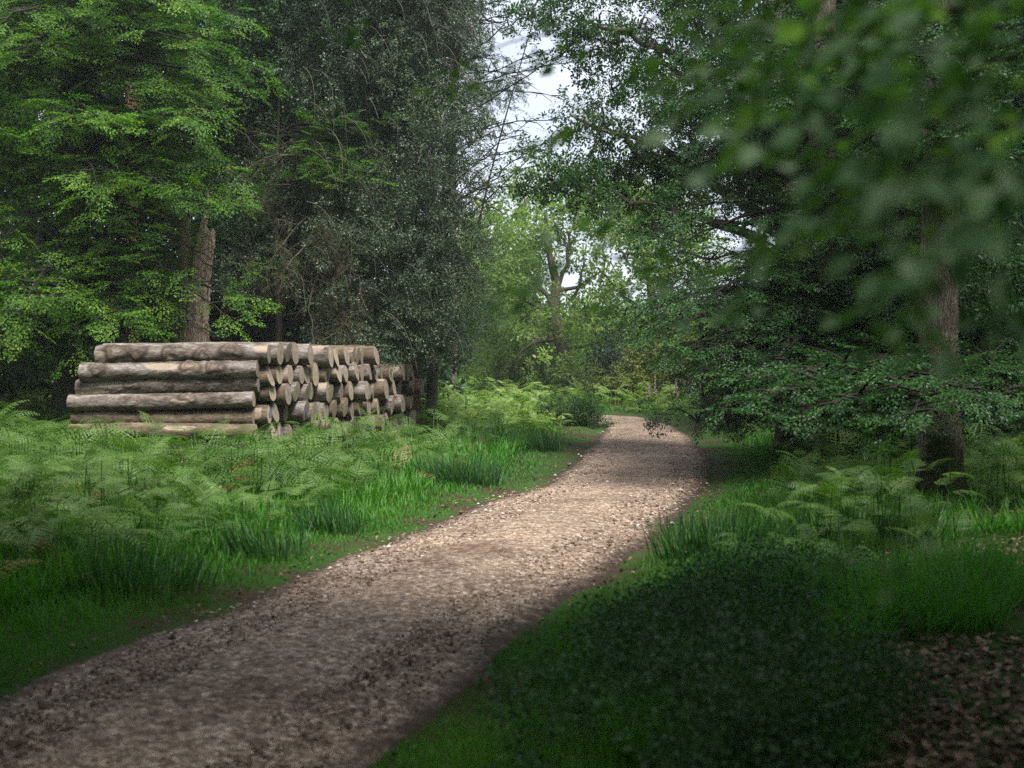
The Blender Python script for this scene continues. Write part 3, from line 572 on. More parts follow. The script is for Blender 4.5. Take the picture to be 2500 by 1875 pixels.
rpe = ramp_node(N, [(.45, (0,0,0)), (.52, (1,1,1))]); pm = N.new('ShaderNodeMath'); pm.operation = 'MULTIPLY_ADD'; pm.inputs[1].default_value = .25; pm.inputs[2].default_value = -.12
L.new(n2.outputs['Fac'], pm.inputs[0]); pa = N.new('ShaderNodeMath'); pa.operation = 'ADD'; L.new(pm.outputs[0], pa.inputs[0]); L.new(ap.outputs['Fac'], pa.inputs[1]); L.new(pa.outputs[0], rpe.inputs[0])
rw = ramp_node(N, [(.35, (.18,.135,.10)), (.6, (.31,.25,.19))]); L.new(n1.outputs['Fac'], rw.inputs[0])
mC = N.new('ShaderNodeMix'); mC.data_type = 'RGBA'; L.new(rpe.outputs[0], mC.inputs[0]); L.new(mB.outputs[2], mC.inputs[6]); L.new(rw.outputs[0], mC.inputs[7])
mD = N.new('ShaderNodeMix'); mD.data_type = 'RGBA'; L.new(ak.outputs['Fac'], mD.inputs[0]); L.new(mC.outputs[2], mD.inputs[6]); mD.inputs[7].default_value = (.05, .033, .022, 1)
p = N.new('ShaderNodeBsdfPrincipled'); p.inputs['Roughness'].default_value = .85; p.inputs['Specular IOR Level'].default_value = .25; L.new(mD.outputs[2], p.inputs['Base Color'])
b = N.new('ShaderNodeBump'); b.inputs['Strength'].default_value = .8; b.inputs['Distance'].default_value = .02; L.new(n2.outputs['Fac'], b.inputs['Height']); L.new(b.outputs[0], p.inputs['Normal'])
o = N.new('ShaderNodeOutputMaterial'); L.new(p.outputs[0], o.inputs[0]); M_LOG = m
m, N, L = new_mat('cut_wood')
at_ = N.new('ShaderNodeAttribute'); at_.attribute_name = 'ring'; oi = N.new('ShaderNodeObjectInfo'); tcn = N.new('ShaderNodeTexCoord')
n1 = noise(N, L, tcn.outputs['Object'], 9, 6, .7); w = N.new('ShaderNodeMath'); w.operation = 'MULTIPLY_ADD'; w.inputs[1].default_value = .5; L.new(n1.outputs['Fac'], w.inputs[0]); L.new(at_.outputs['Fac'], w.inputs[2])
w2 = N.new('ShaderNodeMath'); w2.operation = 'MULTIPLY'; w2.inputs[1].default_value = 34; L.new(w.outputs[0], w2.inputs[0]); w3 = N.new('ShaderNodeMath'); w3.operation = 'SINE'; L.new(w2.outputs[0], w3.inputs[0])
r1 = ramp_node(N, [(.28, (.19,.155,.125)), (.5, (.36,.31,.26)), (.75, (.52,.46,.40))]); L.new(n1.outputs['Fac'], r1.inputs[0])
r2 = ramp_node(N, [(0, (.72,.68,.62)), (1, (1.1,1.1,1.1))]); mr_ = N.new('ShaderNodeMapRange'); mr_.inputs[1].default_value = -1; L.new(w3.outputs[0], mr_.inputs[0]); L.new(mr_.outputs[0], r2.inputs[0])
mA = N.new('ShaderNodeMix'); mA.data_type = 'RGBA'; mA.blend_type = 'MULTIPLY'; mA.inputs[0].default_value = .8; L.new(r1.outputs[0], mA.inputs[6]); L.new(r2.outputs[0], mA.inputs[7])
r3 = ramp_node(N, [(0, (.72,.70,.70)), (1, (1.25,1.2,1.08))]); L.new(oi.outputs['Random'], r3.inputs[0])
rr_ = ramp_node(N, [(.0, (.62,.55,.50)), (.22, (.95,.93,.9)), (.93, (1,1,1)), (.965, (.30,.24,.2))]); L.new(at_.outputs['Fac'], rr_.inputs[0])
mQ = N.new('ShaderNodeMix'); mQ.data_type = 'RGBA'; mQ.blend_type = 'MULTIPLY'; mQ.inputs[0].default_value = 1; L.new(mA.outputs[2], mQ.inputs[6]); L.new(rr_.outputs[0], mQ.inputs[7])
mB = N.new('ShaderNodeMix'); mB.data_type = 'RGBA'; mB.blend_type = 'MULTIPLY'; mB.inputs[0].default_value = 1; L.new(mQ.outputs[2], mB.inputs[6]); L.new(r3.outputs[0], mB.inputs[7])
p = N.new('ShaderNodeBsdfPrincipled'); p.inputs['Roughness'].default_value = .85; L.new(mB.outputs[2], p.inputs['Base Color']); o = N.new('ShaderNodeOutputMaterial'); L.new(p.outputs[0], o.inputs[0]); M_CUT = m
M_PAINT = plain_mat('blue_paint_mark', (.10, .22, .42), .7)

def log(xl, xr, y, z, r, label, nl=18, nk=16, knots=(), peels=(), yaw=0., pitch=0., paint=False, cut=0.0, taper=.0):
    """one log along X; knots (s, angle, size); peels (s, angle, len, width); angle 0 faces the camera, 90 up"""
    Ln = xr - xl; root = empty('log', ((xl+xr)/2, y, z), label, 'log', 'cut logs stacked beside the path')
    s = np.linspace(0, 1, nl)[:, None]; a = np.linspace(0, 2*np.pi, nk, endpoint=False)[None]
    ph = rng.uniform(0, 50, 4)
    rad = r*(1 + taper*(s-.5) + .04*np.sin(2*a + ph[0]) + .02*np.sin(3*a + ph[1]) + .025*np.sin(s*9 + ph[2]) + .015*np.sin(s*23 + ph[3] + a)) + rng.normal(0, .004, (nl, nk))
    pe = np.zeros((nl, nk)); kn = np.zeros((nl, nk))
    for (ks, ka, kr) in knots:
        da = (a - R(ka) + np.pi) % (2*np.pi) - np.pi; q = np.hypot((s-ks)*Ln/1.35 + .25*da*r, da*r)/kr*(1 + .25*np.sin(3*np.arctan2(da*r, (s-ks)*Ln) + ks*40))
        rad = rad + kr*.22*np.exp(-((q-.7)/.4)**2) - kr*.10*np.exp(-(q/.35)**2)
        kn = np.maximum(kn, np.exp(-((q-1.1)/.3)**2)*.95 + .8*np.exp(-((q-.5)/.16)**2) + .5*np.exp(-(q/.2)**2)); pe = np.maximum(pe, .455*(q < .9))
    for (ks, ka, kl, kw) in peels:
        da = (a - R(ka) + np.pi) % (2*np.pi) - np.pi; q = np.hypot((s-ks)*Ln/kl*2, da/R(kw)*2) + .25*(vnoise(s*Ln + 0*a, a + 0*s, .18, 61)-.5)
        k = 1 - sstep(.85, 1.0, q); pe = np.maximum(pe, k); rad = rad - .014*k
    bow = .03*np.sin(s*np.pi)*Ln/3.5
    # angle a: 0 -> -Y (towards camera), 90 -> +Z
    xx = (s-.5)*Ln + cut*np.sin(a)*r*(np.abs(s-.5)*2)**12*np.sign(s-.5)
    V = np.stack([xx + 0*a, -np.cos(a)*rad + bow*np.sin(ph[0]), np.sin(a)*rad + bow*np.cos(ph[0])], -1)
    cyw, syw = math.cos(yaw), math.sin(yaw); V2 = V.copy(); V2[..., 0] = V[..., 0]*cyw - V[..., 1]*syw; V2[..., 1] = V[..., 0]*syw + V[..., 1]*cyw; V2[..., 2] += V[..., 0]*pitch; V = V2
    i = np.arange(nl-1)[:, None]*nk; j = np.arange(nk)[None]; j2 = (j+1) % nk
    Q = np.stack([i+j, i+nk+j, i+nk+j2, i+j2], -1).reshape(-1, 4)
    b_ = mesh('bark', V, Q, mats=[M_LOG], attrs={'peel': pe.ravel(), 'knot': np.clip(kn, 0, 1).ravel()}, smooth=True); b_.parent = root
    for e, sg in ((0, -1), (nl-1, 1)):
        ring = V[e]; c = ring.mean(0); VV = [c + (.006*sg, 0, 0)]; rr = [0.]
        for f in (.35, .7, .96): VV += list(c + (ring-c)*f + np.array((.006*sg*(1-f) + .001*sg, 0, 0))); rr += [f]*nk
        tr = [(0, 1+q, 1+(q+1) % nk)[::sg] for q in range(nk)]; qd = [((1+a_*nk+q), (1+(a_+1)*nk+q), (1+(a_+1)*nk+(q+1) % nk), (1+a_*nk+(q+1) % nk))[::sg] for a_ in (0, 1) for q in range(nk)]
        # bark rim closing the gap between wood and bark
        VV += list(ring); rr += [1.]*nk; qd += [((1+2*nk+q), (1+3*nk+q), (1+3*nk+(q+1) % nk), (1+2*nk+(q+1) % nk))[::sg] for q in range(nk)]
        ce = mesh('cut_end', np.array(VV), qd, tr, mats=[M_CUT], attrs={'ring': rr}, smooth=False); ce.parent = root
        if paint and sg == 1:
            pts = [(.30*r*math.cos(t_)*q, .62*r*math.sin(t_)*q) for t_, q in zip(np.linspace(0, 6.28, 12, endpoint=False), rng.uniform(.5, 1.25, 12))]
            VP = [c + (.016, 0, 0)] + [c + np.array((.013, a_, b2_)) for a_, b2_ in pts]
            pm_ = mesh('paint_mark', np.array(VP), None, [(0, 1+q, 1+(q+1) % 12) for q in range(12)], mats=[M_PAINT]); pm_.parent = root; pm_['label'] = 'blue paint mark on the sawn end'
    return root
ORD = ['top', 'second', 'third', 'fourth', 'fifth', 'sixth', 'seventh', 'eighth', 'ninth']
def pY(v, Y): return H + (388 - v)/F*Y
# front face of the stack: long sides towards the camera
Y0 = 21.9
front = [  # (u left, u right, v centre, radius, label, knots, peels)
    (98, 269, 355, .20, 'silvery log with large round knots, topmost of those lying side-on at the near end', [(.12, 25, .15), (.24, 12, .12), (.44, -12, .13), (.63, -5, .12), (.79, 30, .13), (.45, 60, .07)], [(.05, -5, .3, 50), (.45, -25, .35, 50), (.97, 35, .35, 60)]),
    (82, 258, 371, .19, 'brown log with a torn pale patch, second down at the near end', [(.10, 15, .09), (.62, 35, .12), (.76, 22, .11)], [(.47, 30, .7, 55), (.60, 20, .75, 60), (.68, 5, .4, 25)]),
    (78, 259, 386, .18, 'knotty brown log with pale peeled streaks, third down at the near end', [(.31, 15, .09), (.52, 0, .06), (.83, 50, .11)], [(.22, 20, 1.1, 35), (.47, 35, .8, 45), (.1, -25, .9, 35)]),
    (70, 254, 401, .165, 'cracked grey log, fourth down at the near end above the ferns', [(.65, 35, .10), (.86, 15, .05)], [(.62, 10, .45, 30), (.93, -10, .3, 12)]),
    (74, 254, 417, .17, 'reddish brown log half sunk in ferns, fifth down at the near end', [(.4, 10, .08)], [(.16, 35, .7, 45)]),
    (70, 256, 433, .17, 'log almost hidden by ferns, bottom but one at the near end', [], [(.6, 30, .7, 40)]),
    (72, 253, 449, .17, 'lowest log under the ferns at the near end', [], []),
]
for k, (u0, u1, v, r, lb, kn, pe) in enumerate(front):
    y = Y0 + (.0 if k % 2 else .12) + .01*k; x0, x1 = (u0-512)/F*y, (u1-512)/F*y
    log(x0, x1, y, pY(v, y), r, lb, 90, 44, kn, pe, pitch=(.012, .02, .035, .018, 0, 0, 0)[k], paint=(k == 2), taper=-.08)
# columns behind, each a little further along the path
tops = [6, 6, 6, 6, 5, 6, 6, 6, 6, 6, 6, 6, 6, 5, 5, 5, 5, 5, 5, 5]
paint_at = {(0, 3), (1, 4), (13, 0), (15, 0), (16, 2), (18, 0), (18, 3), (6, 1), (3, 3)}
COLN = ['first', 'second', 'third', 'fourth', 'fifth', 'sixth', 'seventh', 'eighth', 'ninth', 'tenth', 'eleventh', 'twelfth', 'thirteenth', 'fourteenth', 'fifteenth', 'sixteenth', 'seventeenth', 'eighteenth', 'nineteenth', 'last']
nlog = 7
for c in range(20):
    yb = Y0 + .44 + .40*c; zc = .27 + float(ramp(yb)) * .75 + .05
    n = tops[c]
    for q in range(n):
        y = yb + (.21 if q % 2 else 0) + rng.normal(0, .02)
        r = rng.uniform(.185, .235) if q < n-1 else rng.uniform(.20, .245)
        if c in (5, 10, 13, 16) and q == n-2: r = .26
        z = zc + .395*q + rng.normal(0, .015)
        rowtop = n-1-q
        xr = -4.70 + .262*(yb-22) + .07*(q % 2) - .05*rowtop*(c < 3) + rng.normal(.0, .065) + (.2 if rng.uniform() < .08 else 0); Ln = rng.uniform(3.35, 3.65)
        pt = (c, rowtop) in paint_at
        lk = 'blue-marked' if pt else ('thick' if r > .225 else ('slim' if r < .195 else 'grey'))
        lb = '%s sawn log, %s in the %s column from the near end' % (lk, 'topmost' if rowtop == 0 else (ORD[rowtop] + ' down'), COLN[c])
        sd = rng.uniform(0, 1)
        pe = [(rng.uniform(.7, .97), rng.uniform(10, 90), rng.uniform(.3, .9), rng.uniform(30, 80))] if sd < .45 else []
        log(xr-Ln, xr, y, z, r, lb, 16, 18, [(rng.uniform(.75, .95), rng.uniform(20, 90), .08)] if sd > .7 and rowtop == 0 else [], pe, yaw=rng.normal(-.085, .03), pitch=rng.normal(0, .008), paint=pt, cut=rng.normal(0, .14)); nlog += 1
print('logs', nlog)

# ------------------------------------------------------------ snag: broken dead trunk
def snag():
    b0 = at(190, 372, 27.2); root = empty('dead_tree', (b0[0], b0[1], gz(b0[0], b0[1])), 'broken bare dead trunk split into two jagged spires behind the log stack', 'dead tree')
    def shard(us, rad, top, seed, nm):
        g = np.random.default_rng(seed); nk = 30; n = 60; ctl = np.array([at(u, v, 27.2) for u, v in us]); ctl[0, 2] = root.location[2] - .1
        zz = np.linspace(0, 1, n); P = np.stack([np.interp(zz, np.linspace(0, 1, len(ctl)), ctl[:, i]) for i in range(3)], 1)
        a = np.linspace(0, 2*np.pi, nk, endpoint=False); fl = 1 + .16*np.sin(a*3 + seed) + .10*np.sin(a*7 + seed*2) + .06*g.normal(size=nk)
        jag = top*np.interp(a, np.linspace(0, 2*np.pi, 12), np.r_[(j_ := g.uniform(0, 1, 11)**1.5), j_[0]])
        r = np.interp(zz, np.linspace(0, 1, len(rad)), rad)
        V = P[:, None] + np.stack([np.cos(a)[None]*(r[:, None]*fl), np.sin(a)[None]*(r[:, None]*fl), 0*a[None] + 0*r[:, None]], -1)*(1+.05*g.normal(size=(n, nk)))[..., None]
        V[..., 2] -= jag[None]*sstep(.55, 1, zz)[:, None]
        i = np.arange(n-1)[:, None]*nk; j = np.arange(nk)[None]; Q = np.stack([i+j, i+(j+1) % nk, i+nk+(j+1) % nk, i+nk+j], -1).reshape(-1, 4)
        c = V[-1].mean(0) - (0, 0, top*.6); VV = np.vstack([V.reshape(-1, 3), c]); T = [((n-1)*nk+q, (n-1)*nk+(q+1) % nk, n*nk) for q in range(nk)]
        o_ = mesh(nm, VV, Q, T, mats=[M_SNAG], smooth=False, parent=root); return o_
    shard([(196, 385), (198, 330), (200, 290), (205, 245), (207, 226)], [.26, .23, .21, .20, .17], .45, 3, 'trunk')
    shard([(184, 385), (184, 320), (184, 260), (186, 204)], [.17, .16, .14, .09], .9, 5, 'spire')
    shard([(199, 270), (202, 235), (207, 205), (208, 188)], [.10, .09, .05, .015], .2, 8, 'splinter')
snag()

# ------------------------------------------------------------ trees
def P2(u, v, Y): return at(u, v, Y)
# A: bright beech on the left
t = Tree('beech_tree', 'large bright green beech with layered arching boughs at the left edge', 'tree', P2(70, 400, 27.5)[:2]); b0 = t.base
t.trunk([b0, b0+(.1,0,5), b0+(.0,.2,10), b0+(.4,.3,16)], [.42, .36, .28, .12], flare=.5)
tips = [(263,68,25.5),(247,86,25),(250,20,25),(243,184,24.6),(244,198,25),(250,297,25.2),(243,309,24.8),(232,322,24.6),(215,338,24.6),(205,240,24.4),(215,150,25),(225,120,24.5),(200,55,24),(190,290,24.4),(180,200,24),(225,45,25.6),(210,270,25)]
for u, v, Y in tips:
    e = P2(u, v, Y); z0 = min(e[2] + rng.uniform(.4, 2.2), 13.5); t.limb(t.on_trunk(z0), e, arch=rng.uniform(.5, 1.1), r0=.07, side=15, slen=1.25, droop=.16, scl=.75, step=.32, side_up=.06)
for k in range(112):
    v = rng.uniform(-90, 370); u = rng.uniform(-70, 215 - (25 if v > 250 else 0)); Y = rng.uniform(23.2, 29); e = P2(u, v, Y)
    z0 = np.clip(e[2] + rng.uniform(-.3, 2.5), 1.2, 15); t.limb(t.on_trunk(z0), e, arch=rng.uniform(.2, 1.), r0=.06, side=14, slen=1.4, droop=.17, scl=.85, step=.34, side_up=.05)
t.build(BEECH_T, M_BEECH, M_BARK, M_TWIG, clump=.45, window=(174, 218, 200, 346, .88))
# young beech / hazel filling behind the snag
t = Tree('hazel_tree', 'mid green leafy hazel rising behind the broken dead trunk', 'tree', P2(262, 400, 32)[:2]); b0 = t.base
t.trunk([b0, b0+(.1,0,4), b0+(-.2,.2,9), b0+(.2,.3,15)], [.18, .15, .11, .05])
for k in range(80):
    v = rng.uniform(-70, 250)+rng.uniform(0, 60)*(k % 4 == 0); u = rng.uniform(195, 385); e = P2(u, v, rng.uniform(30, 34)); t.blob(e, (.95, .9, .8), 60, .95, conn=1)
t.build(HAZEL_T, M_HAZEL, M_TWIG, M_TWIG, clump=.5)
t = Tree('young_beech', 'young beech with one bright yellow-green spray reaching across the dark holly', 'tree', P2(275, 400, 29.6)[:2]); b0 = t.base
t.trunk([b0, b0+(.1,0,3), b0+(0,.1,6), b0+(.1,.1,9.5)], [.10, .09, .06, .02])
for u, v, Y in ((385,182,28.2),(372,172,28.4),(360,160,28.4),(345,150,28.6),(330,165,28.6),(345,178,28.3),(360,130,28.6),(330,118,28.8),(300,150,28.8),(395,118,28.5),(310,180,28.6),(250,270,28.6)):
    e = P2(u, v, Y); t.limb(t.on_trunk(e[2]-.2), e, arch=.35, r0=.03, side=9, slen=.6, droop=.1, scl=.62, step=.3)
t.build(BEECH_T, M_BEECH, M_TWIG, M_TWIG, clump=.3)
# D: holly, grey green and dense, to the right of the stack
t = Tree('holly_tree', 'tall dense grey-green holly with an ivy clad trunk right of the log stack', 'tree', P2(413, 400, 31.4)[:2]); b0 = t.base
t.trunk([b0, b0+(0,0,1.5), b0+(-.15,0,4), b0+(-.3,.2,9), b0+(-.2,.3,14)], [.27, .22, .2, .16, .08], flare=.35, rough=.06)
edge = lambda v: np.interp(v, [-120, 0, 80, 150, 230, 300, 335, 370], [470, 474, 468, 482, 470, 480, 470, 425])
lo = lambda u: np.interp(u, [230, 330, 400, 440, 480], [300, 350, 362, 350, 335])
for k in range(175):
    v = rng.uniform(-110, 350); u = rng.uniform(250 + 60*(v < 150), edge(v) - 12)
    if v > lo(u): v = lo(u) - rng.uniform(0, 40)
    Y = rng.uniform(28.2, 32.5) + (1.5 if u < 330 else 0); t.blob(P2(u, v, Y), (.85, .9, .75), 68, .95, hang=.45, conn=1)
for k in range(46):   # sparse outer shoots on the right side
    v = rng.uniform(-60, 345); u = edge(v) + rng.uniform(-8, 14); e = P2(u, v, rng.uniform(28.6, 31)); s0 = P2(u-75, v-38, 30.4)
    t.limb(s0, e, arch=.3, r0=.035, side=9, slen=.75, droop=.2, scl=.8, step=.5, flat=.6, keep=.8)
t.build(HOLLY_T, M_HOLLY, M_PINE, M_HTWIG, clump=.3)
# pale bare hanging twigs in front of the holly
tb = Tubes()
for k in range(130):
    u, v = rng.uniform(300, 470), rng.uniform(-20, 335); a = P2(u, v, rng.uniform(27.9, 28.4)); L_ = rng.uniform(.5, 1.5); dx = rng.uniform(-.1, .7)
    tb.add(bez(a, a + (dx*L_, rng.normal(0, .1), -.1*L_), a + (dx*L_*1.2 + rng.normal(0, .1), rng.normal(0, .2), -L_), 7), np.linspace(.010, .004, 7), 3)
g = tb.build('hanging_twigs', M_HTWIG, t.root)
# dry brown twiggy conifer
t = Tree('dry_conifer', 'dying conifer with bare curving brown twigs between the snag and the holly', 'tree', P2(318, 400, 30.6)[:2]); b0 = t.base
t.trunk([b0, b0+(0,0,3), b0+(-.1,0,7), b0+(0,.1,11)], [.16, .14, .1, .03], rough=.05)
def dry(p, d, ln, r, lev):
    n = 7; P = [p]; dd = d.copy()
    for q in range(n): dd = nrm(dd + rng.normal(0, .2, 3) + (0, 0, -.06)); P.append(P[-1] + dd*ln/n)
    P = np.array(P); t.tw.add(P, np.linspace(r, r*.45, n+1), 4 if lev == 0 else 3)
    if lev < 3:
        for q in range(5 if lev else 7):
            j = rng.integers(1, n+1); dry(P[j], nrm(nrm(P[j]-P[j-1]) + rng.normal(0, .6, 3)), ln*rng.uniform(.35, .6), r*.5, lev+1)
    elif rng.uniform() < .30: t.sprays(P[-1:], dd[None], np.array([[0, 0, 1.]]) + rng.normal(0, .5, (1, 3)), np.array([.45]))
for u, v, u1, v1 in ((300,215,345,250),(318,225,270,265),(318,180,255,215),(318,250,300,320),(330,230,360,275),(318,190,300,225),(315,160,235,140),(318,270,280,320),(335,260,365,310),(310,215,262,232)):
    a, b1 = P2(u, v, 29.3), P2(u1, v1, 28.3); dry(a, nrm(b1-a), np.linalg.norm(b1-a)*1.1, .032, 0)
t.build([spray_needle(.9, 10, s, .5, .006, .16) for s in range(3)], M_YEW, M_PINE, M_DRYTWIG)
# pines with bare reddish trunks
def pine(u, Y, r, label, top=19., bark=None, lean=0.):
    t = Tree('pine_tree', label, 'tree', P2(u, 400, Y)[:2], 'straight pines standing in the wood'); b0 = t.base
    t.trunk([b0, b0+(lean*.3,0,5), b0+(lean*.7,0,11), b0+(lean,0,top)], [r*1.1, r, r*.8, r*.4], flare=.25, rough=.04)
    for q in range(9): 
        z = rng.uniform(3, top-3); a = rng.uniform(0, 6.28); p0 = t.on_trunk(b0[2]+z); t.tw.add(bez(p0, p0+(math.cos(a)*.5, math.sin(a)*.5, .1), p0+(math.cos(a)*1.1, math.sin(a)*1.1, -.25), 5), np.linspace(.03, .008, 5), 4)
    for q in range(10): t.blob(t.on_trunk(b0[2]+top*.86) + rng.normal(0, 1, 3)*(1.4, 1.4, 1.2), 1.2, 22, 1.1, conn=1)
    t.build(NEEDLE_T, M_SPRUCE, bark or M_PINE, M_TWIG)
pine(131, 33, .20, 'reddish pine trunk seen through the left beech')
pine(304, 34, .17, 'reddish bare pine trunk above the snag, left of the holly')
pine(346, 34.5, .20, 'pine with its dark trunk half lost in the holly leaves', lean=-.3)
pine(368, 36, .17, 'thin dark pine stem behind the middle of the log stack')
pine(228, 37, .17, 'shaded pine stem just right of the broken dead trunk')
pine(453, 50, .17, 'pale grey pine trunk standing alone right of the holly', top=17, bark=M_OAKBARK)
# E: light airy tree leaning over the sky gap
t = Tree('birch_tree', 'airy small-leaved tree whose thin boughs cross the sky gap', 'tree', P2(430, 400, 33)[:2]); b0 = t.base
t.trunk([b0, b0+(.3,-.3,5), b0+(.7,-.8,9), b0+(1.3,-1.2,15)], [.17, .14, .11, .04])
for u, v, Y in ((552,20,29),(548,50,29),(585,62,29.5),(565,100,29),(592,118,29.4),(575,125,29),(548,150,29),(540,165,29.2),(530,120,30),(520,80,30),(525,190,30),(505,215,30),(600,30,29),(515,30,30),(535,-10,30),(500,120,30),(500,160,30),(495,60,30),(560,-20,29),(520,140,29),(510,180,29.5)):
    e = P2(u, v, Y); t.limb(t.on_trunk(np.clip(e[2]-rng.uniform(-1, 2.), 3, 14)), e, arch=rng.uniform(.1, .9), r0=.024, side=10, slen=.9, droop=.22, scl=.72, step=.38, flat=.6, keep=.42)
t.tw.add(bez(P2(478,225,29), P2(500,130,29), P2(536,12,29), 9), np.linspace(.028, .012, 9), 5)
t.tw.add(bez(P2(470,215,29), P2(520,170,29), P2(575,110,29), 9), np.linspace(.022, .008, 9), 4)
t.build(BIRCH_T, M_HOLLY, M_HTWIG, M_TWIG, clump=.2)

# F: far oaks and bushes beyond the bend
def blobs(t, L_, Y, r, n, scl, jy=2., **kw):
    for q in L_: t.blob(P2(q[0]+rng.normal(0, 2), q[1]+rng.normal(0, 2), Y + rng.uniform(-jy, jy)), np.array((1, 1, .8))*r*rng.uniform(.8, 1.2), n, scl, **kw)
t = Tree('oak_tree', 'pale sunlit oak with a leaning trunk in the centre beyond the bend', 'tree', P2(573, 400, 54)[:2]); b0 = t.base
t.trunk([b0, P2(567,370,54), P2(561,340,54), P2(553,312,54), P2(557,285,54), P2(548,250,54), P2(545,215,54)], [.42, .34, .32, .28, .22, .14, .06], flare=.3, rough=.05)
for a, c, b1, r in (((553,312),(525,300),(500,285),.16),((557,290),(570,255),(572,215),.14),((557,290),(590,290),(610,262),.12),((553,300),(530,285),(520,240),.14),((561,340),(535,335),(500,372),.15),((563,350),(590,345),(625,330),.12),((560,335),(530,345),(510,325),.12),((572,300),(592,262),(583,240),.09),((600,280),(612,250),(600,228),.08)):
    t.w.add(bez(P2(*a, 54), P2(*c, 54), P2(*b1, 54), 9) + rng.normal(0, .12, (9, 3))*np.linspace(0, 1, 9)[:, None], np.linspace(r, r*.3, 9), 6)
blobs(t, [(497,228),(512,210),(528,198),(545,190),(563,188),(582,194),(600,203),(486,250),(505,262),(522,232),(535,255),(515,285),(545,225),(565,235),(495,300),(480,280),(500,275),(540,298),(585,215),(605,225),(525,320),(545,330),(572,318),(595,325),(512,345),(535,352),(548,366),(528,376),(585,300)], 54, 1.1, 17, .9, conn=3, shell=.2)
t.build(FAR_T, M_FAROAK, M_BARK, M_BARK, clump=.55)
t = Tree('oak_tree', 'second pale oak with twisting limbs right of the leaning one', 'tree', P2(655, 400, 50)[:2]); b0 = t.base
t.trunk([b0, P2(652,360,50), P2(655,330,50), P2(650,280,50), P2(645,230,50)], [.40, .34, .26, .16, .08], flare=.4, rough=.06)
for a, c, b1, r in (((652,345),(640,330),(615,350),.16),((655,320),(625,300),(598,270),.14),((650,280),(620,260),(612,225),.1),((652,300),(680,290),(690,250),.12),((617,350),(608,345),(605,332),.1)):
    t.w.add(bez(P2(*a, 50), P2(*c, 50), P2(*b1, 50), 9) + rng.normal(0, .15, (9, 3))*np.linspace(0, 1, 9)[:, None], np.linspace(r, r*.35, 9), 6)
blobs(t, [(618,205),(635,200),(655,205),(625,228),(645,225),(665,225),(680,240),(628,250),(650,255),(672,262),(625,280),(645,290),(665,295),(690,290),(635,310),(660,320),(685,320),(612,258),(700,260),(650,180),(680,200),(640,335),(680,345)], 50, 1.05, 17, .85, conn=2, shell=.2)
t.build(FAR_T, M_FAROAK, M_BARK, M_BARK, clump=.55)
def bush(name, label, L_, Y, r, n, scl, tpl, mat, trunk=.12, group=None, bark=None, **kw):
    c = np.mean(L_, axis=0); t = Tree(name, label, 'shrub' if 'shrub' in name or 'bush' in name else 'tree', P2(c[0], 400, Y)[:2], group)
    t.trunk([t.base, P2(c[0], c[1], Y), P2(c[0], min(q[1] for q in L_), Y)], [trunk, trunk*.8, trunk*.3])
    blobs(t, L_, Y, r, n, scl, **kw); return t.build(tpl, mat, bark or M_TWIG, M_TWIG, clump=.5)
bush('larch_tree', 'yellow-green larch with drooping feathery boughs left of the leaning oak', [(480,385),(495,370),(510,385),(500,352),(520,365),(530,388),(545,372),(515,345),(535,350),(550,390),(485,398),(560,378)], 58, 1.5, 60, 1.5, NEEDLE_T, M_LARCH, hang=.9)
bush('larch_tree', 'pale yellow-green larch showing between the two oaks', [(585,395),(600,380),(590,360),(608,340),(600,320),(612,360),(622,385),(590,335),(615,310),(575,380)], 62, 1.6, 55, 1.5, NEEDLE_T, M_LARCH, hang=.9)
bush('bush', 'olive and yellowish bush under the second oak beside the bend', [(640,385),(655,370),(665,388),(680,378),(690,392),(630,370),(672,358),(650,395),(700,385),(690,362),(620,392)], 49, 1.1, 60, .62, FAR_T, M_OLIVE, jy=1.)
bush('bush', 'dusky grey-green bush under the bare twisting limb', [(615,385),(625,370),(610,370),(630,388),(620,355),(600,390)], 51, 1.0, 60, .6, FAR_T, M_SPRUCE, jy=1.)
bush('bramble_bush', 'low dark bramble bush hiding the inner corner of the bend', [(588,416),(578,412),(568,410),(597,420),(556,408),(583,408),(572,416)], 36.5, .36, 60, .5, HAZEL_T, M_OAK, trunk=.03, jy=.5)
bush('spruce_tree', 'dark bluish spruce behind the pale grey pine trunk', [(430,395),(445,380),(460,390),(440,360),(470,375),(455,350),(480,390),(465,335),(485,360),(445,330),(425,365),(470,310),(490,330)], 64, 1.9, 60, 1.5, NEEDLE_T, M_SPRUCE, hang=.7)
bush('pale_tree', 'soft pale green tree filling the gap between holly and leaning oak', [(478,330),(485,305),(495,325),(490,285),(500,345),(475,360),(505,310),(480,260),(497,250)], 68, 2.0, 60, 1.1, FAR_T, M_FAROAK)

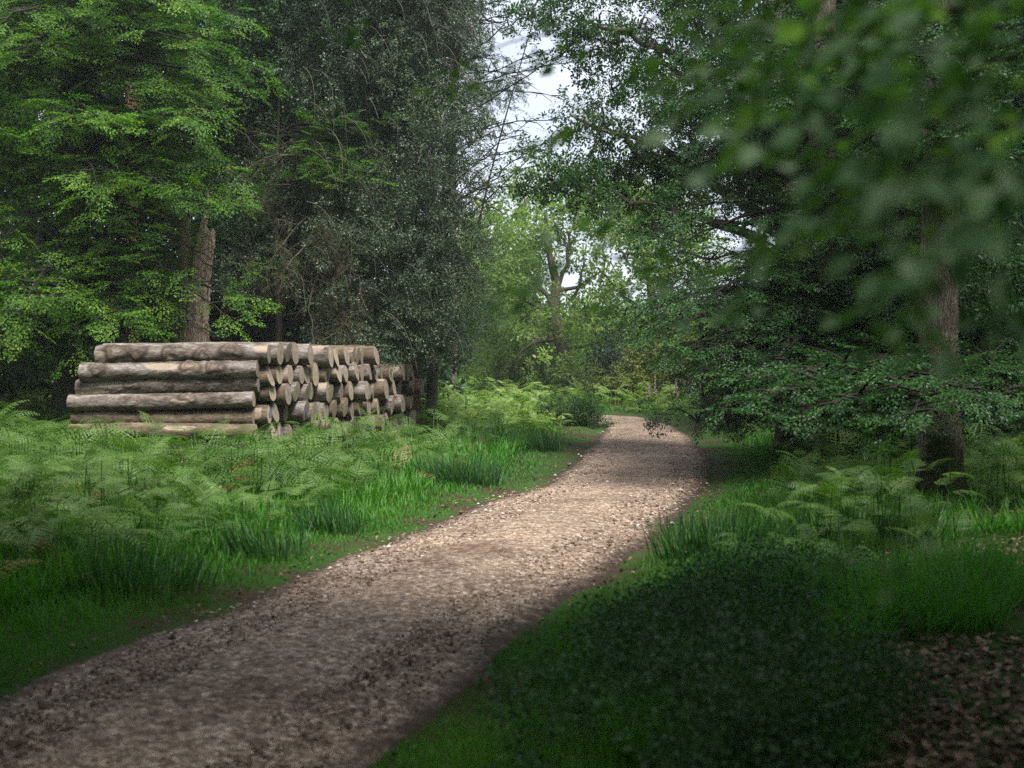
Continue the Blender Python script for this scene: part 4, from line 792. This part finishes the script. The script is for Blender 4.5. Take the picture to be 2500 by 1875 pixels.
# G: oak leaning in from the right over the sky gap
t = Tree('oak_tree', 'oak on the right whose dark lobed clusters stand against the sky', 'tree', P2(792, 400, 26)[:2]); b0 = t.base
t.trunk([b0, b0+(0,0,4), b0+(-.3,0,8), b0+(-.5,0,14)], [.36, .32, .26, .1], flare=.3)
for a, c, b1, r in (((760,215),(700,170),(575,118),.15),((700,172),(640,130),(600,128),.1),((765,90),(680,60),(590,20),.14),((765,240),(690,215),(560,178),.12),((690,80),(650,60),(640,20),.07),((760,150),(700,120),(640,85),.12)):
    t.w.add(bez(P2(*a, 25), P2(*c, 24.6), P2(*b1, 24.4), 11) + rng.normal(0, .09, (11, 3))*np.linspace(0, 1, 11)[:, None], np.linspace(r, r*.2, 11), 6)
LO = [(552,10),(575,25),(600,12),(560,45),(590,48),(618,35),(640,15),(660,40),(635,62),(655,85),(680,65),(700,35),(612,78),(700,95),(720,60),(680,115),(598,122),(585,118),(604,140),(553,170),(540,175),(556,182),(580,178),(600,172),(620,160),(615,190),(640,175),(640,150),(665,160),(660,190),(690,175),(690,145),(720,150),(720,110),(740,80),(740,180),(590,192),(630,205),(670,215),(710,210),(745,220),(750,130),(530,8),(760,40),(600,-20),(650,-20),(700,-10),(560,-15)]
LO += [(rng.uniform(655, 800), rng.uniform(-30, 225)) for _ in range(46)]
for u, v in LO: t.blob(P2(u, v, rng.uniform(23.4, 26)), (.62, .6, .5), 24, .72, conn=3, shell=.3, flat=.4)
t.build(OAK_T, M_OAK, M_OAKBARK, M_TWIG, clump=.4)
# dark beech behind the right hand trunk, boughs sweeping down to the left
t = Tree('beech_tree', 'dark shaded beech whose boughs sweep left towards the bend', 'tree', P2(820, 400, 21)[:2]); b0 = t.base
t.trunk([b0, b0+(0,0,4), b0+(.1,0,9), b0+(.2,0,14)], [.30, .26, .2, .08], flare=.3)
for u, v, Y in ((618,318,18.6),(640,338,18.3),(645,300,18.5),(668,352,18.2),(655,330,18),(672,320,18),(660,270,19),(650,235,19),(670,250,19),(700,372,18.2),(690,350,18),(665,215,19)):
    e = P2(u, v, Y); t.limb(t.on_trunk(np.clip(e[2]+rng.uniform(0, 1.5), 1.4, 12)), e, arch=rng.uniform(.2, .7), r0=.05, side=13, slen=1.0, droop=.15, scl=.62, step=.3, side_up=.05)
for k in range(80):
    e = P2(rng.uniform(660, 1010), rng.uniform(-60, 385), rng.uniform(17.5, 24)); z0 = np.clip(e[2]+rng.uniform(-.3, 1.8), 1.0, 13); t.limb(t.on_trunk(z0), e, arch=rng.uniform(.2, .8), r0=.05, side=12, slen=1.2, droop=.16, scl=.75, step=.36, side_up=.05)
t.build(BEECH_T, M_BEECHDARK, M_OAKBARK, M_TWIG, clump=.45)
# holly and hazel thickets behind
bush('holly_bush', 'glossy dark holly thicket low behind the right verge', [(u, v) for u in range(700, 900, 26) for v in (402, 375, 345, 315, 290)], 24.5, 1.0, 60, .8, HOLLY_T, M_HOLLY, jy=1.2)
bush('hazel_tree', 'hazel thicket filling the dark space right of the big trunk', [(u, v) for u in range(900, 1090, 32) for v in (430, 395, 360, 320, 280, 240)], 21, 1.0, 46, .9, HAZEL_T, M_HAZEL, jy=1.5)
bush('bush', 'sprawling dark bush at the right edge where the path bends', [(702,400),(714,410),(728,402),(720,392),(748,412),(740,400),(760,408)], 34, .75, 70, .7, HOLLY_T, M_HAZEL, trunk=.05, jy=.5)
# the big trunk on the right
bx, by = unproj(940, 520)
t = Tree('oak_tree', 'straight ridged trunk with a mossy flared foot standing in ferns at the right', 'tree', (bx, by)); b0 = t.base
Y = by
t.trunk([b0, P2(941,460,Y), P2(939,400,Y), P2(939,300,Y), P2(942,150,Y), P2(945,-60,Y), P2(950,-260,Y)], [.30, .255, .24, .225, .215, .19, .12], k=40, flare=.28, rough=.035, n=90)
for q in range(7):
    a = q*.9 + .3; e = b0 + (math.cos(a)*.62, math.sin(a)*.62, -.02); t.w.add(bez(b0+(math.cos(a)*.18, math.sin(a)*.18, .45), b0+(math.cos(a)*.3, math.sin(a)*.3, .12), e, 7), np.linspace(.13, .05, 7), 8, .05)
for u, v, Yt in ((715,432,12.4),(750,440,12),(760,420,12),(730,405,12.8),(790,445,11.8),(820,430,11.6),(850,450,11.4),(880,415,12),(780,400,12.6),(840,395,12.8),(760,460,11.2),(820,465,11),(900,440,11.4),(1000,420,12.5),(1040,440,12),(1010,400,13),(960,425,11.8),(980,450,11.8),(1050,400,13)):
    if v >= 450: continue
    e = P2(u+14, v-26, Yt); t.limb(t.on_trunk(e[2]+rng.uniform(.1, .5)), e, arch=rng.uniform(.0, .2), r0=.014, side=14, slen=.7, droop=.08, scl=.5, step=.2, side_up=.03, wob=.08)
for u, v, Yt in ((900,40,12.5),(930,90,12.3),(960,130,12.4),(910,170,12.6),(985,60,12.2),(890,120,12.6),(1000,150,12.3),(940,20,12.0),(950,55,12.2)):
    e = P2(u, v, Yt); t.limb(t.on_trunk(e[2]+rng.uniform(.1, .6)), e, arch=rng.uniform(.0, .3), r0=.02, side=12, slen=.8, droop=.1, scl=.6, step=.25, side_up=.03, wob=.08)
for k in range(22):
    e = np.array((rng.uniform(6.8, 12), rng.uniform(8, 19), rng.uniform(6.6, 12))); t.limb(t.on_trunk(e[2]-rng.uniform(0, 1.5)), e, arch=.6, r0=.07, side=10, slen=1.8, droop=.1, scl=1.0, step=.5)
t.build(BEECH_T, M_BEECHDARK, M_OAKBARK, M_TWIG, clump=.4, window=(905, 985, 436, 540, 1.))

# near beech: its trunk stands outside the picture, its sprays hang close in front of the camera
t = Tree('beech_tree', 'beech overhead whose blurred leaf sprays hang close at the upper right', 'tree', (3.6, .6)); b0 = t.base
t.trunk([b0, b0+(0,0,4), b0+(-.2,.2,8), b0+(-.3,.4,12)], [.32, .28, .2, .08], flare=.3)
def near(u, v, Y, hx, n=3, scl=.55, dz=.07):
    """a thin shoot ending at a picture point, coming in from the right"""
    Y *= 1.02; e = P2(u, v, Y); s0 = e + (hx, rng.uniform(-.2, .3), dz); P = bez(s0, (s0+e)/2 + (0, 0, .12), e, 8); t.tw.add(P, np.linspace(.005, .002, 8), 5)
    t.tw.add(bez(t.on_trunk(s0[2]+.6), (t.on_trunk(s0[2]+.6)+s0)/2 + (0, 0, .5), s0, 8), np.linspace(.010, .004, 8), 5)
    for k in range(n):
        j = 7 - int(k*5/n); t.sprays(P[j:j+1], nrm(P[j]-P[j-1])[None] + rng.normal(0, .45, (1, 3))*(1, 1, .25), np.array([[0, 0, 1.]]) + rng.normal(0, .22, (1, 3)), np.array([min(1.05, .55 + scl)*rng.uniform(.8, 1.1)]))
for a in ((835,95,1.75,.8,3,.36),(800,60,2.3,.8,2,.45),(960,88,1.5,.5,2,.30),(930,165,1.7,.5,3,.33),(985,195,1.5,.4,2,.26),(880,182,2.0,.5,2,.28),(650,208,1.9,.8,1,.2),(780,272,2.0,.8,2,.28),(700,250,2.6,.7,2,.3),(895,500,1.5,.22,1,.0),(620,95,2.8,.9,1,.34),(540,285,3.2,.5,1,.16),(900,30,1.9,.7,3,.5),(1000,20,1.5,.4,2,.4),(740,15,2.4,.8,2,.45),(1015,100,1.3,.2,1,.25),(950,250,2.0,.3,2,.3),(860,120,2.6,.6,2,.4),(1015,240,1.6,.2,2,.25),(600,40,3.2,.8,1,.3),(380,22,4.2,.8,1,.25),(470,60,3.8,.5,1,.15)):
    near(*a)
    if a[5] > .44: near(a[0]+rng.uniform(-30, 30), a[1]+rng.uniform(-14, 14), a[2]+rng.uniform(-.15, .3), *a[3:])
V, Q, T = leaves(t.fr, [spray_beech(.30, 3, .07, s+40, .25) for s in range(5)], clump=.3); mesh('hanging_sprays', V, Q, mats=[M_BEECHLIT], attrs={'tint': T}, parent=t.root); t.fr = []
for k in range(185):  # unseen boughs overhead, added to shade the foreground
    a = rng.uniform(0, 6.28); q = 9.2*math.sqrt(rng.uniform(.03, 1)); e = np.array((.8 + math.cos(a)*q*.95, 1.0 + math.sin(a)*q, 0))
    e[2] = max(rng.uniform(4.2, 9.5), H + .36*e[1] + 1.2); t.limb(t.on_trunk(np.clip(e[2]-1, 3, 11)), e, arch=.6, r0=.06, side=9, slen=1.9, droop=.1, scl=1.1, step=.5, twigs=False)
sdir = np.array((math.sin(R(SUN_AZ))*math.cos(R(SUN_EL)), math.cos(R(SUN_AZ))*math.cos(R(SUN_EL)), math.sin(R(SUN_EL))))
fr = []                      # gap cut in the unseen canopy to let light onto the hanging sprays
for f in t.fr:
    n_ = len(f[0]); k = np.ones(n_, bool)
    for g0 in ((.7, 1.5, 2.0), (1.0, 2.4, 2.2), (1.5, 2.0, 2.3)):
        w_ = f[0] - np.array(g0); k &= np.linalg.norm(w_ - (w_ @ sdir)[:, None]*sdir, axis=1) > 2.1
    if k.any(): fr.append(tuple(np.broadcast_to(f[i], (n_, 3) if i < 3 else (n_,))[k] for i in range(4)))
fr = [(f[0][k], f[1][k], f[2][k], f[3][k]) for f in fr for k in [f[0][:, 1] < 5.4 + 2.0*(f[0][:, 0] < -2) - 1.6*(f[0][:, 0] > .5)] if k.any()]
t.fr = fr
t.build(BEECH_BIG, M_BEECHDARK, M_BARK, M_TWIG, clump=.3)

# masses of foliage: the wood beyond, and unseen ones added for shade
fr = []
def mass(n, fx, fy, fz, scl, hole=.18):
    x, y, z = fx(n), fy(n), fz(n); q = vnoise(x + z*.4, y + z, 2.5, 71); k = q > hole; x, y, z = x[k], y[k], z[k]; m_ = len(x)
    fr.append((np.stack([x, y, ground_z(x, y) + z], 1), rng.normal(0, 1, (m_, 3)) + (0, -.5, 0), np.array((0, 0, 1.)) + rng.normal(0, .6, (m_, 3)), scl*rng.uniform(.7, 1.2, m_)))
U = lambda a, b: (lambda n: rng.uniform(a, b, n))
mass(6500, U(-34, -2.5), U(36.5, 43), U(0, 17), .9)
mass(2600, U(-30, -13.5), U(26, 37), U(0, 15), .9)
mass(5200, U(9, 34), U(27, 36), U(0, 16), .9)
mass(3000, U(7.5, 17), U(28.5, 33), U(0, 14), .85, .1)
mass(2600, U(9, 20), U(33, 38), U(3, 17), .9, .05)
mass(1300, U(6.5, 13), U(-5, 5), U(1, 12), 1.)  # unseen foliage right of the camera, added to shade the right side
mass(1500, U(-13, -7.5), U(-6, 8), U(1, 12), 1.)  # unseen foliage left of the camera, added to darken the foreground
mass(2400, U(-16, 14), U(-15, -9), U(0, 14), 1.1)  # unseen foliage behind the camera, added to block sky light
mass(900, U(13, 26), U(8, 27), U(0, 14), .9)
mass(900, U(-28, -15), U(2, 24), U(0, 12), .9)
V, Q, T = leaves(fr, BIG_T, clump=.5); g = mesh('dark_wood', V, Q, mats=[M_HAZEL], attrs={'tint': T}); tag(g, 'shadowy mass of woodland closing the view, plus unseen foliage added to shade the foreground', kind='stuff'); print('dark_wood', len(Q))
fr = []
mass(4600, U(-45, 50), U(76, 92), U(0, 5), 1.6)
V, Q, T = leaves(fr, BIG_T, clump=.5); g = mesh('far_wood', V, Q, mats=[M_FAROAK], attrs={'tint': T}); tag(g, 'pale far woodland beyond the oaks', kind='stuff'); print('far_wood', len(Q))

# foxgloves by the bend
M_FOX = plain_mat('foxglove_pink', (.48, .27, .37), .6); M_FST = plain_mat('foxglove_stem', (.08, .16, .05), .7)
for k, (u, v, h, lb) in enumerate(((648,402,1.1,'leftmost pink foxglove in the ferns beyond the bend'), (654,400,1.3,'tall pink foxglove next to the leftmost one beyond the bend'), (675,402,1.2,'single pink foxglove halfway between two clumps beyond the bend'), (683,404,1.1,'short pink foxglove in the right clump beside the dark bush'), (688,400,1.7,'tallest pink foxglove of the right clump'), (692,403,1.2,'pale pink foxglove in the middle of the right clump'), (700,402,1.6,'pink foxglove furthest right against the dark bush'))):
    y = 43.5 + .3*k; x = (u-512)/F*y; z = gz(x, y); r_ = empty('foxglove', (x, y, z), lb, 'foxglove', 'pink foxgloves beyond the bend'); s1 = Tubes(); s1.add(np.array([(x, y, z), (x+.03, y, z+h*.6), (x+.05, y, z+h)]), (.02, .015, .006), 4); s1.build('stem', M_FST, r_)
    s2 = Tubes()
    for q in range(26):
        f_ = q/26; a = q*2.4; p0 = np.array((x+.04, y, z + h*(.45+.53*f_))); d_ = np.array((math.cos(a), math.sin(a), -.6)); l_ = .06*(1-.7*f_); s2.add(np.array([p0, p0+d_*l_*.5, p0+d_*l_]), (.01, .026*(1-.5*f_), .034*(1-.5*f_)), 6)
    s2.build('flower_spike', M_FOX, r_)

# moist air that pales the far trees
def haze():
    m, N, L = new_mat('haze_air'); v = N.new('ShaderNodeVolumePrincipled'); v.inputs['Color'].default_value = (.80, .88, .86, 1); v.inputs['Density'].default_value = .0008; v.inputs['Anisotropy'].default_value = .2
    o = N.new('ShaderNodeOutputMaterial'); L.new(v.outputs[0], o.inputs['Volume'])
    x0, x1, y0, y1, z0, z1 = -440, 440, -140, 620, -3, 24
    V = [(x, y, z) for z in (z0, z1) for y in (y0, y1) for x in (x0, x1)]
    g = mesh('haze', V, [(0,2,3,1),(4,5,7,6),(0,1,5,4),(2,6,7,3),(0,4,6,2),(1,3,7,5)], mats=[m]); tag(g, 'faint pale woodland haze', kind='stuff')
haze()
